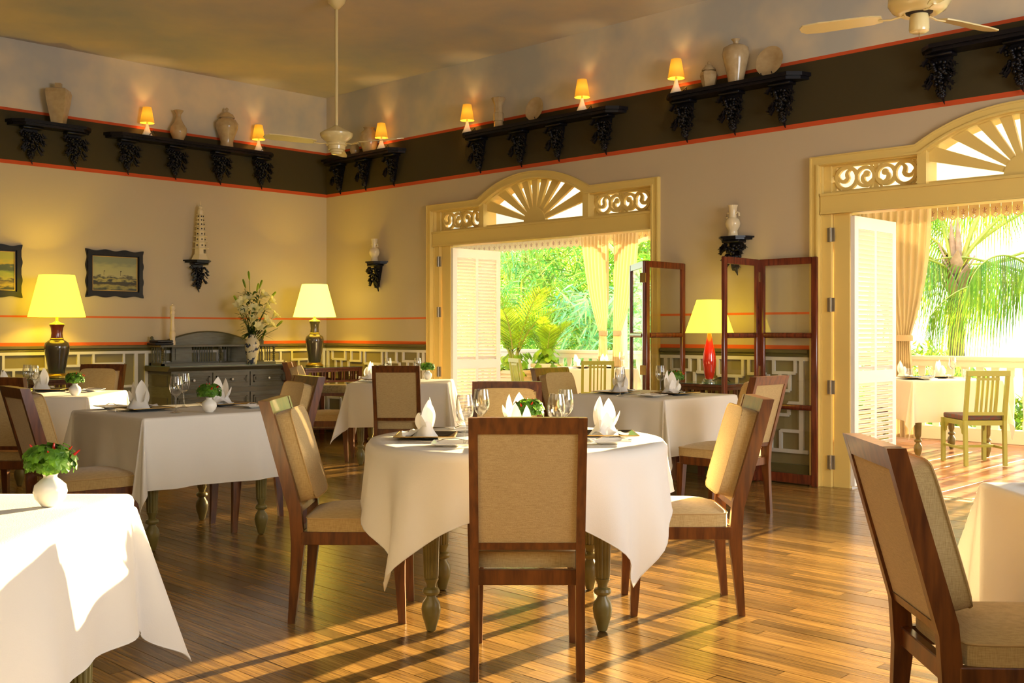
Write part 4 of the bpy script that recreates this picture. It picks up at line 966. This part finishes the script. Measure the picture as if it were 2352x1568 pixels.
def painting(label, y0, y1, z0, z1, kind):
    t = thing('painting', label, 'painting', (0, (y0+y1)/2, (z0+z1)/2), R(90), 'landscape paintings on the left wall')
    W, Hh = (y1-y0)/2, (z1-z0)/2; f = .072
    def wav(n=40):
        P = []
        for i in range(n): P.append((-W+2*W*i/n, Hh+.008*cos(6*pi*i/n)-.008))
        for i in range(n): P.append((W+.008*cos(6*pi*i/n)-.008, Hh-2*Hh*i/n))
        for i in range(n): P.append((W-2*W*i/n, -Hh-.008*cos(6*pi*i/n)+.008))
        for i in range(n): P.append((-W-.008*cos(6*pi*i/n)+.008, -Hh+2*Hh*i/n))
        return P
    def rect(e): return [(-W+e, -Hh+e), (W-e, -Hh+e), (W-e, Hh-e), (-W+e, Hh-e)]
    part('frame', join(mv(holed(wav(), [rect(f)], .02), 0, -.012, 0), mv(holed(rect(.018), [rect(f-.012)], .03), 0, -.025, 0)), 'black', t)
    part('slip', mv(holed(rect(f-.002), [rect(f+.006)], .012), 0, -.014, 0), 'gilt', t)
    part('canvas', b2(-W+f, W-f, -.012, -.006, -Hh+f, Hh-f), picmat('landscape_%d' % kind, kind), t)
    if not kind:
        S = []
        for x, z in ((-.12, .03), (.06, .03)): S.append(b2(x-.001, x+.001, -.0135, -.012, z-.05, z)); S.append(b2(x, x+.012, -.0135, -.012, z-.008, z))
        part('painted_flags', join(*S), 'black', t)
painting('harbour landscape painting in a black carved frame, right of the tall lamp', -3.056, -2.418, 1.604, 2.112, 0)
painting('golden landscape painting in a black carved frame at the left picture edge', -4.34, -3.695, 1.58, 2.11, 1)

# ------------------------------------------------------------------ ceiling fans
def fan(label, loc, kind, a0, zc=H_CEIL):
    t = thing('ceiling_fan', label, 'fan', loc, 0, 'cream ceiling fans')
    part('rod', tube([(0, 0, .16), (0, 0, zc-loc[2]-.06)], .014, 12), 'fan', t, 60); part('canopy', mv(lathe([(.02, -.10), (.07, -.05), (.085, 0)], 24), 0, 0, zc-loc[2]), 'fan', t, 50)
    if kind == 0:
        part('motor', lathe([(.06, -.055), (.075, -.05), (.078, -.02), (.09, -.015), (.095, .0), (.085, .015), (.13, .05), (.142, .075), (.142, .09), (.12, .105), (.05, .14), (.018, .16)], 40), 'fan', t, 40)
        part('cap', lathe([(.03, -.095), (.045, -.09), (.048, -.075), (.062, -.07), (.062, -.055)], 32), 'fan', t, 40)
    else:
        part('motor', lathe([(.06, .02), (.10, -.005), (.145, .02), (.168, .055), (.165, .10), (.13, .14), (.05, .165), (.018, .17)], 48), 'fan', t, 75)
        part('switch_housing', lathe([(.04, -.105), (.052, -.098), (.055, -.085), (.052, -.03), (.045, .01)], 32), 'fan', t, 40); part('vent', lathe([(.058, -.004), (.072, .004), (.075, .02)], 24), 'dark', t)
        part('pull_chain', tube([(0, 0, -.14), (0, 0, -.10)], .002, 5), 'brass', t)
    for k in range(3):
        an = a0+k*2*pi/3
        arm = part('blade_iron', rotz(tube([(.08, 0, .0), (.15, 0, -.012), (.22, 0, -.008)], .010, 6, .5), an), 'fan', t)
        out = [(.20, -.035), (.26, -.052), (.55, -.062), (.64, -.052), (.665, -.02), (.665, .02), (.64, .052), (.55, .062), (.26, .052), (.20, .035)]
        part('blade', rotz(tf(prism(out, -.004, .004, 'z'), Matrix.Rotation(R(11), 4, 'X')), an), 'fan', t)
    return t
M['fan'] = mat('cream_enamel', (.80, .66, .32), .22, coat=.5)
fan('cream ceiling fan on a long rod in front of the corner', (3.36, -2.31, 2.88), 0, R(20)); fan('cream ceiling fan with round motor at the upper right', (8.40, -2.0, 3.03), 1, R(75))

# ------------------------------------------------------------------ small things near the corner
t = thing('magazine_stack', 'stack of bound menus with yellow cover beside the corner table', 'menus', G(-1.86, 11.0, .62), K+R(8))
part('cover', b2(-.15, .15, -.11, .11, .075, .08), 'paper', t); part('pages', b2(-.145, .145, -.105, .105, 0, .075), 'linenbox', t)
t = thing('menu_stand', 'low dark wooden stand under the bound menus', 'stand', G(-1.86, 11.0), K+R(8))
part('top', b2(-.25, .25, -.17, .17, .59, .62), 'darkwood', t)
for a in (-1, 1):
    for b in (-1, 1): part('leg', b2(a*.22-.02, a*.22+.02, b*.14-.02, b*.14+.02, 0, .59), 'darkwood', t)
part('shelf', b2(-.22, .22, -.14, .14, .25, .27), 'darkwood', t)
t = thing('flower_pot', 'purple pot of white pebbles on a low bench by the corner wall', 'pot', (1.35, -.35, .26))
part('pot', lathe([(.09, 0), (.13, .13), (.135, .14), (.12, .14), (.11, .12), (.001, .12)], 24), 'purple', t, 50)
rp = random.Random(2); f = part('pebbles', join(*[mv(lathe([(.006, -.01), (.014, 0), (.006, .01)], 6), rp.uniform(-.08, .08), rp.uniform(-.08, .08), .125+rp.uniform(0, .015)) for _ in range(60)]), 'pebble', t); f['kind'] = 'stuff'
t = thing('low_bench', 'low dark bench carrying the purple pot', 'bench', (1.35, -.35, 0)); part('top', b2(-.3, .3, -.16, .16, .235, .26), 'darkwood', t)
for a in (-1, 1): part('leg', b2(a*.26-.02, a*.26+.02, -.14, .14, 0, .235), 'darkwood', t)

# ------------------------------------------------------------------ veranda
vf = struct('veranda_floor', b2(-9, 16, .2, 4.75, -.14, -.022), 'joint')
tiles = [(x*.305-1.0, y*.305+.2) for x in range(48) for y in range(15)]
def tile(p): v = bbox(p[0]+.15, min(p[1]+.15, 4.6), -.02, .299, .299, .04, .003, 1); return mv(v, 0, 0, rnd.uniform(-.001, .0005)-.002)
TM = mesh('tile', bbox(0, 0, -.02, .299, .299, .038, .003, 1), 'terra')
nt_ = [p for p in tiles if 4.3 < p[0] < 9.9]
for p in nt_[:290]:
    o = part('tile', TM, None, vf); o.location = (p[0]+.15, p[1]+.15, -.002+rnd.uniform(-.001, .0005))
ot = part('tiles', join(*[tile(p) for p in tiles if p not in nt_[:290]]), 'terra', vf); ot['kind'] = 'stuff'
M['veranda2'] = mat('cream_white_paint', (.85, .80, .66), .5)
rail = thing('balustrade', 'cream painted balustrade along the veranda edge', 'balustrade', (0, 0, 0))
part('handrail', join(bbox(3.5, 4.45, .935, 23, .12, .055, .01, 1), b2(-8, 15, 4.41, 4.49, .84, .908)), 'veranda2', rail); part('foot_rail', b2(-8, 15, 4.38, 4.52, .0, .15), 'veranda2', rail)
BAL = mesh('baluster', prism([(-.04, .15), (.04, .15), (.04, .24), (.028, .27), (.042, .5), (.028, .73), (.04, .76), (.04, .84), (-.04, .84), (-.04, .76), (-.028, .73), (-.042, .5), (-.028, .27), (-.04, .24)], 4.435, 4.465, 'y'), 'veranda2')
k = 0; x = -7.9
while x < 15: o = part('baluster', BAL, None, rail); o.location = (x, 0, 0); x += .167
cols = [1.35]
for i, cx in enumerate(cols):
    t = thing('veranda_column', ['cream veranda column behind the curtains of the left doors', 'cream veranda column behind the folding screens', 'cream veranda column right of the right doors', 'cream veranda column beyond the wall', 'cream veranda column behind the left shutter'][i], 'column', (cx, 4.2, 0))
    part('shaft', bbox(0, 0, 1.31, .11, .11, 2.62, .01, 1), 'veranda2', t); part('base', b2(-.08, .08, -.08, .08, 0, .18), 'veranda2', t); part('capital', b2(-.08, .08, -.08, .08, 2.55, 2.66), 'veranda2', t)
    for sg in (-1, 1): part('bracket', tf(mv(join(*[ribbon([(sg*(.05+.42*(1-cos(a_*pi/2/8))), 2.12+.44*sin(a_*pi/2/8)) for a_ in range(9)], .045, -.02, .02)]), 0, 0, 0), Matrix.Identity(4)), 'veranda2', t)
t = thing('wall_lantern', 'cream box lantern on the veranda column', 'lantern', (1.35, 4.10, 2.02)); part('box', bbox(0, 0, 0, .11, .10, .23, .005, 1), 'curtain', t); part('bracket', box(0, .045, -.17, .03, .02, .12), 'plum', t)
# sloping roof and beam
struct('veranda_ceiling', ([(-9, .2, 3.55), (16, .2, 3.55), (16, 4.9, 2.70), (-9, 4.9, 2.70), (-9, .2, 3.58), (16, .2, 3.58), (16, 4.9, 2.73), (-9, 4.9, 2.73)], [(0, 1, 2, 3), (7, 6, 5, 4), (0, 4, 5, 1), (1, 5, 6, 2), (2, 6, 7, 3), (3, 7, 4, 0)]), 'veranda')
struct('veranda_beam', b2(-9, 16, 4.14, 4.26, 2.66, 2.80), 'veranda2')
# scalloped tin valance
val = thing('valance', 'scalloped pierced tin valance along the veranda eaves', 'valance')
def tongue():
    w_ = .057; out = [(-w_, .165), (-w_, .03), (-w_*.82, .018), (-w_*.55, .010), (0, -.008), (w_*.55, .010), (w_*.82, .018), (w_, .03), (w_, .165)]
    def dia(x, z, r): return [(x-r, z), (x, z-r), (x+r, z), (x, z+r)]
    holes = [dia(0, .014, .0075), dia(-.014, .027, .0075), dia(.014, .027, .0075), dia(0, .040, .0075), [(-.003, .06), (.003, .06), (.003, .105), (-.003, .105)], [(-.026, .092), (-.021, .098), (-.008, .076), (-.012, .072)], [(.012, .072), (.008, .076), (.021, .098), (.026, .092)], [(-.014, .062), (.0, .052), (.014, .062), (.0, .057)]]
    return holed(out, holes, .003)
TO = mesh('tongue', tongue(), 'valance'); MK = mesh('painted_mark', join(ribbon([(-.024, .097), (-.010, .074)], .005, -.004, -.002), ribbon([(.024, .097), (.010, .074)], .005, -.004, -.002), ribbon([(0, .062), (0, .112)], .006, -.004, -.002), ribbon([(-.018, .064), (0, .054), (.018, .064)], .005, -.004, -.002)), 'plum')
x = -3.4
while x < 10.4:
    o = part('tongue', TO, None, val); o.location = (x, 4.32, 2.52); m_ = part('painted_mark', MK, None, o); x += .118
part('fascia', b2(-3.5, 10.5, 4.318, 4.33, 2.68, 2.76), 'valance', val)
# curtains
def curtain(label, x0, x1, tx, z_tie, y=3.92, pleats=7, w_tie=.12, seed=0, group='tied-back cream curtains'):
    t = thing('curtain', label, 'curtain', (0, 0, 0), 0, group); top = 2.64; r_ = random.Random(seed)
    def f(u, v):
        z = top*(1-v)+.04*v; vt = (top-z_tie)/(top-.04); s = (v/vt)**1.7 if v < vt else 1-.55*((v-vt)/(1-vt))**.7
        s = min(1, max(0, s)); x = x0+(x1-x0)*u; xt = tx+(u-.5)*w_tie; xx = x*(1-s)+xt*s
        if v > vt: q = (v-vt)/(1-vt); xx = xt+(tx-xt)*0+(u-.5)*(.22*q)
        amp = .035*(1-.5*s); return (xx+.01*sin(9*v+u*5), y+amp*sin(2*pi*pleats*u+.6*sin(3*v)), z)
    part('drape', grid(f, pleats*10, 34), 'curtain', t, 180)
    part('tie_back', mv(tf(lathe([(w_tie*.62, -.035), (w_tie*.64, 0), (w_tie*.6, .035)], 24, cap=False), Matrix.Diagonal((1, .55, 1, 1))), tx, y, z_tie), 'curtain', t, 50)
curtain('left cream curtain behind the left doors', .80, 1.32, 1.22, 1.22, seed=1); curtain('right cream curtain behind the left doors', 1.40, 1.86, 1.48, 1.22, seed=2)
curtain('cream curtain beside the right shutter, tied low', 5.16, 5.98, 5.62, 1.17, pleats=9, w_tie=.22, seed=3, y=3.9); curtain('cream curtain glimpsed above the right shutter', 4.40, 4.98, 4.7, 1.2, seed=4, y=3.98)

# green veranda chairs
def green_chair(label, loc, rz):
    t = thing('veranda_chair', label, 'chair', loc, rz, 'green slat-back veranda chairs'); h = .885
    for sg in (-1, 1):
        part('rear_leg', prism([(-.25, 0), (-.215, 0), (-.195, .42), (-.27, h), (-.30, h), (-.235, .42)], sg*.185-.016, sg*.185+.016, 'x'), 'green', t); part('front_leg', b2(sg*.20-.017, sg*.20+.017, .185, .22, 0, .42), 'green', t)
        part('side_rail', b2(sg*.192-.012, sg*.192+.012, -.21, .20, .375, .42), 'green', t); part('stretcher', b2(sg*.192-.009, sg*.192+.009, -.23, .20, .15, .172), 'green', t)
        for yy, dr in ((.18, -1), (-.19, 1)): part('corner_bracket', prism([(yy, .375), (yy+dr*.075, .375), (yy+dr*.05, .35), (yy+dr*.03, .335), (yy+dr*.02, .30), (yy, .29)], sg*.192-.007, sg*.192+.007, 'x'), 'green', t)
    part('front_rail', b2(-.19, .19, .19, .215, .375, .42), 'green', t); part('rear_rail', b2(-.18, .18, -.225, -.20, .375, .42), 'green', t); part('cross_stretcher', b2(-.19, .19, -.02, .0, .15, .172), 'green', t)
    part('top_rail', b2(-.20, .20, -.302, -.268, h-.05, h), 'green', t); part('back_rail', b2(-.18, .18, -.242, -.216, .47, .50), 'green', t)
    for sx_ in (-.09, -.045, 0, .045, .09): part('back_slat', prism([(-.240, .49), (-.224, .49), (-.278, h-.04), (-.294, h-.04)], sx_-(.014 if abs(sx_) > .08 else .009), sx_+(.014 if abs(sx_) > .08 else .009), 'x'), 'green', t)
    part('slat_frame', b2(-.105, .105, -.292, -.270, h-.09, h-.065), 'green', t)
    part('seat_cushion', bbox(0, .0, .445, .40, .42, .045, .012, 2), 'plaid', t)
    return t
gc = green_chair('green slat-back chair with plaid cushion on the veranda behind the right doors', (7.01, 2.40, 0), R(47)) 
dup(gc, G(3.60, 11.0), K-R(90), 'green chair half hidden by the right shutter on the veranda'); dup(gc, G(1.05, 13.35), K, 'green slat-back chair on the veranda behind the left doors'); dup(gc, G(.30, 14.3), K-R(70), 'green veranda chair seen edge-on beside the planters')

# planters with areca palms
def frond(L_, droop, nl, ll, lw, up=.9, seed=0, tw=.15, hang=.0, spread=1.15, t0=.16, thick=.012):
    """frond in local frame: starts at origin, heads +x and up, returns rachis and leaflets"""
    r_ = random.Random(seed); P = []
    ang = up; x = z = 0; n = 16
    for i in range(n+1):
        P.append((x, 0, z)); x += L_/n*cos(ang); z += L_/n*sin(ang); ang -= droop/n*(.5+1.0*i/n)
    rach = tube(P, lambda t: thick*L_*(1-t*.85), 6); V, F = [], []
    for i in range(nl):
        t = t0+(1-t0)*i/(nl-1); q = t*n; a = min(int(q), n-1); fr = q-a; p = Vector(P[a]).lerp(Vector(P[a+1]), fr); tan = (Vector(P[a+1])-Vector(P[a])).normalized()
        l = ll*(sin(pi*min(1, .12+.80*(t-t0)/(1-t0)))**.7)*r_.uniform(.85, 1.1)
        for sg in (-1, 1):
            side = Vector((0, sg, 0)); d = (tan*(.55+.3*t)+side*spread*(1-.5*t)+Vector((0, 0, .25-hang))).normalized(); b = len(V); m = 4
            wd = (tan.cross(side)).normalized().cross(d).normalized()
            for k in range(m+1):
                v = k/m; c = p+d*l*v+Vector((0, 0, -(tw+hang)*l*v*v)); ww = lw*sin(pi*min(1, .2+.75*v))
                V += [tuple(c-wd*ww), tuple(c+wd*ww)]
            for k in range(m): F.append((b+2*k, b+2*k+1, b+2*k+3, b+2*k+2))
    return rach, (V, F)
def areca(label, loc, n, Lm, seed, pot, potz):
    t = thing('potted_palm', label, 'potted palm', loc); r_ = random.Random(seed)
    hw = pot
    part('planter', join(bbox(0, 0, potz/2-.02, hw*2, hw*2, potz-.04, .01, 1), bbox(0, 0, potz-.03, hw*2+.06, hw*2+.06, .06, .01, 1), bbox(0, 0, potz-.10, hw*2+.03, hw*2+.03, .03, .008, 1)), 'planter', t)
    part('soil', b2(-hw+.02, hw-.02, -hw+.02, hw-.02, potz, potz+.01), 'dark', t)
    for i in range(n):
        az = r_.uniform(0, 2*pi) if i > 2 else (i*2.3+.7); rach, lf = frond(Lm*r_.uniform(.75, 1.05), r_.uniform(.7, 1.4), 22, .27*Lm, .009, r_.uniform(1.2, 1.5), seed*31+i, t0=.25)
        o = part('frond', lf, 'areca', t); o.location = (0, 0, potz+.0); o.rotation_euler = (0, 0, az); part('stalk', rach, 'stem', o, 60)
    V, F = [], []
    for i in range(90):
        a = r_.uniform(0, 2*pi); rr = r_.uniform(.3, 1.15)*hw*1.2; c = Vector((rr*cos(a), rr*sin(a), potz+r_.uniform(-.10, .22))); s = r_.uniform(.04, .075)
        nr = Vector((cos(a)*.7, sin(a)*.7, r_.uniform(.2, 1))).normalized(); u = nr.cross(Vector((0, 0, 1))).normalized(); v = nr.cross(u); b = len(V)
        sh = [(0, -.9), (.6, -.5), (.8, .2), (.35, .8), (0, 1.1), (-.35, .8), (-.8, .2), (-.6, -.5)]
        V += [tuple(c+u*p[0]*s+v*p[1]*s) for p in sh]+[tuple(c+nr*s*.15)]
        for k in range(8): F.append((b+8, b+k, b+(k+1) % 8))
    f = part('creeper_leaves', (V, F), 'areca', t); f['kind'] = 'stuff'
    return t
areca('potted palm in the left cream planter behind the left doors', (wx(1181, 3.75), 3.75, 0), 10, 1.45, 1, .20, .66)
areca('potted palm in the right cream planter behind the left doors', (wx(1256, 4.05), 4.05, 0), 9, .85, 2, .15, .76)

# garden
struct('ground', b2(-60, 60, 4.7, 90, -.5, -.4), 'lawn')
def bamboo(label, loc, n, H_, seed, spread=1.6, m='bamboo', low=.2):
    r_ = random.Random(seed); t = thing('bamboo_clump', label, 'bamboo', loc, 0, 'bamboo clumps beyond the veranda')
    for i in range(12):
        a = r_.uniform(0, 2*pi); x, y = spread*.35*cos(a), spread*.35*sin(a); lx, ly = cos(a)*spread*.7, sin(a)*spread*.7
        part('cane', tube([(x, y, 0), (x+lx*.2, y+ly*.2, H_*.4), (x+lx*.6, y+ly*.6, H_*.75), (x+lx*1.3, y+ly*1.3, H_)], lambda t: .022*(1-.8*t), 6), 'stem', t, 60)
    V, F = [], []
    for i in range(n//6):
        a = r_.uniform(0, 2*pi); rr = spread*sqrt(r_.random())*1.1; c0 = Vector((rr*cos(a), rr*sin(a)*.8, r_.uniform(low, H_)))
        base = r_.uniform(0, 2*pi)
        for j in range(6):
            az = base+r_.uniform(-1.1, 1.1); el = r_.uniform(-1.1, .35); d = Vector((cos(az)*cos(el), sin(az)*cos(el), sin(el))); l = r_.uniform(.22, .52)
            u = d.cross(Vector((r_.uniform(-1, 1), r_.uniform(-1, 1), 1))).normalized(); ww = r_.uniform(.012, .024); c = c0+Vector((r_.uniform(-.12, .12),)*1+(r_.uniform(-.12, .12), r_.uniform(-.12, .12))); b = len(V)
            V += [tuple(c), tuple(c+d*l*.35+u*ww), tuple(c+d*l*.35-u*ww), tuple(c+d*l+Vector((0, 0, -.12*l)))]; F += [(b, b+1, b+3, b+2)]
    f = part('bamboo_leaves', (V, F), m, t); f['kind'] = 'stuff'
    return t
rb = random.Random(9); i = 0
names = ['leftmost bamboo clump beyond the railing', 'tall bamboo clump behind the potted palms', 'bamboo clump behind the left curtain', 'pale bamboo clump seen at the middle of the left doors', 'bamboo clump farther back in the garden', 'bamboo clump behind the folding screen panes', 'far bamboo clump at the left of the garden', 'bamboo clump behind the veranda table', 'pale far bamboo clump right of the left doors']
for (x, y, h) in [(-6.6, 8.6, 4.6), (-4.6, 8.0, 4.4), (-2.9, 8.2, 4.0), (-3.8, 10.2, 5.2), (-6.6, 11.5, 5.4), (-1.6, 9.4, 4.2), (-9.0, 11.5, 5.5), (-.9, 7.6, 2.0), (-2.2, 11.5, 4.6)]:
    bamboo(names[i], (x, y, -.4), 5200, h+.4, 40+i, 1.55, 'bamboo' if i % 3 != 1 else 'bamboo2'); i += 1
def coco(label, loc, h, fr, seed, crown=1):
    t = thing('coconut_palm', label, 'palm tree', loc, 0); r_ = random.Random(seed)
    part('trunk', lathe([(.22, 0), (.17, .15)]+[(.125+.012*(i % 2), .2+(h-.2)*i/26) for i in range(27)], 14), 'trunk', t, 30)
    if crown:
        for k in range(11):
            a = k*2.4; hh = h-.45+.05*k; part('husk', tf(prism([(-.07, 0), (.07, 0), (.11, .18), (.03, .42), (-.09, .22)], -.014, .014, 'y'), Matrix.Translation((0, 0, hh)) @ Matrix.Rotation(a, 4, 'Z') @ Matrix.Translation((0, -.12, 0)) @ Matrix.Rotation(R(22), 4, 'X')), 'husk', t)
        for a in (.5, 3.4): part('spathe', tf(lathe([(.02, 0), (.05, .2), (.055, .5), (.02, .8), (.004, .9)], 8), Matrix.Translation((.05*cos(a), .05*sin(a), h-.05)) @ Matrix.Rotation(R(6), 4, 'X')), 'husk', t, 60)
    for i, (az, up, dr, hang, ll, Lm, t0) in enumerate(fr):
        rach, lf = frond(Lm, dr, 40, ll, .012, up, seed*17+i, .25, hang, .75, t0, .014)
        o = part('frond', lf, 'palm', t); o.location = (.06*cos(az), .06*sin(az), h+.0+.09*(i % 5)-.15); o.rotation_euler = (0, 0, az); part('stalk', rach, 'stem', o, 60)
    return t
# azimuths: picture right = K, picture left = K+180 in plan
P180 = K+R(180)
coco('young coconut palm with brown husks seen through the right doors', G(wx(2197, 9.8)*0+(2197-1176)/2450*17.6, 17.6, -.4), 2.65,
     [(P180, .95, 2.9, 1.1, .62, 1.9, .12), (P180+R(25), .55, 2.3, 1.1, .62, 1.8, .12), (P180-R(30), 1.25, 3.3, 1.0, .6, 2.0, .15),
      (K-R(4), .95, 1.15, 1.2, .85, 3.0, .50), (K+R(6), .72, 1.0, 1.2, .8, 2.9, .52), (K-R(10), .50, .85, 1.2, .8, 2.7, .52), (K+R(10), .32, .6, 1.2, .7, 2.4, .5), (K, 1.3, .9, 1.1, .8, 3.2, .35),
      (K+R(95), 1.2, 1.6, .7, .6, 2.4, .3), (K+R(60), 1.5, .8, .9, .7, 3.0, .4), (P180+R(5), 1.45, .9, .7, .6, 2.6, .3)], 3)
coco('low coconut palm whose fronds droop across the lower right of the doors', G(8.75, 17.4, -.4), 2.35,
     [(P180-R(4), .75, 1.7, 0.9, .85, 2.6, .15), (P180+R(14), .30, 1.3, 0.9, .75, 2.3, .15), (P180+R(30), .7, 1.9, 0.9, .7, 2.2, .15), (P180-R(25), .5, 1.6, 1.3, .7, 2.2, .15), (P180+R(60), .9, 1.6, .9, .7, 2.0, .2)], 4, 0)
coco('tall palm whose fronds hang at the upper right of the doors', G(9.7, 19.0, -.4), 4.1,
     [(P180, .55, .95, 1.1, .75, 3.2, .2), (P180+R(20), .25, .9, 1.1, .75, 2.8, .2), (P180-R(20), .2, .9, 1.1, .75, 2.8, .2)], 5, 0)
def shrub(label, loc, n, rx, rz_, seed, m):
    r_ = random.Random(seed); V, F = [], []
    for _ in range(n):
        a = r_.uniform(0, 2*pi); e = r_.uniform(-.2, 1.4); q = r_.random()**.4; c = Vector((rx*q*cos(a)*cos(e), rx*q*sin(a)*cos(e), rz_*(.15+q*sin(e)))); d = Vector((r_.uniform(-1, 1), r_.uniform(-1, 1), r_.uniform(-.6, .8))).normalized(); u = d.cross(Vector((0, 0, 1))).normalized()
        l = r_.uniform(.10, .26); b = len(V); V += [tuple(c), tuple(c+d*l*.4+u*.028), tuple(c+d*l*.4-u*.028), tuple(c+d*l)]; F += [(b, b+1, b+3, b+2)]
    t = thing('shrub', label, 'shrub', loc, 0, 'shrubs beyond the railing'); f = part('foliage', (V, F), m, t); f['kind'] = 'stuff'
    part('stem', join(*[tube([(0, 0, 0), (.3*cos(a), .3*sin(a), rz_*.6)], .02, 5) for a in (0, 2, 4)]), 'trunk', t)
for i, (x, y, rx, rz_, lb) in enumerate([(1.7, 8.4, 1.0, .9, 'bush beside the right curtain beyond the railing'), (2.6, 11.2, 1.5, 1.25, 'bush behind the coconut palm trunk'), (4.7, 7.4, 1.0, 1.0, 'bush below the palms at the right'), (6.3, 7.0, 1.0, .75, 'bush beyond the railing at the right picture edge'), (3.4, 7.2, .9, .7, 'low bush at the foot of the coconut palm'), (-.2, 10.8, 1.3, 2.0, 'leafy bush seen through the left folding screen')]):
    shrub(lb, (x, y, -.4), 2600, rx, rz_, 70+i, 'palm' if i % 2 else 'bamboo')
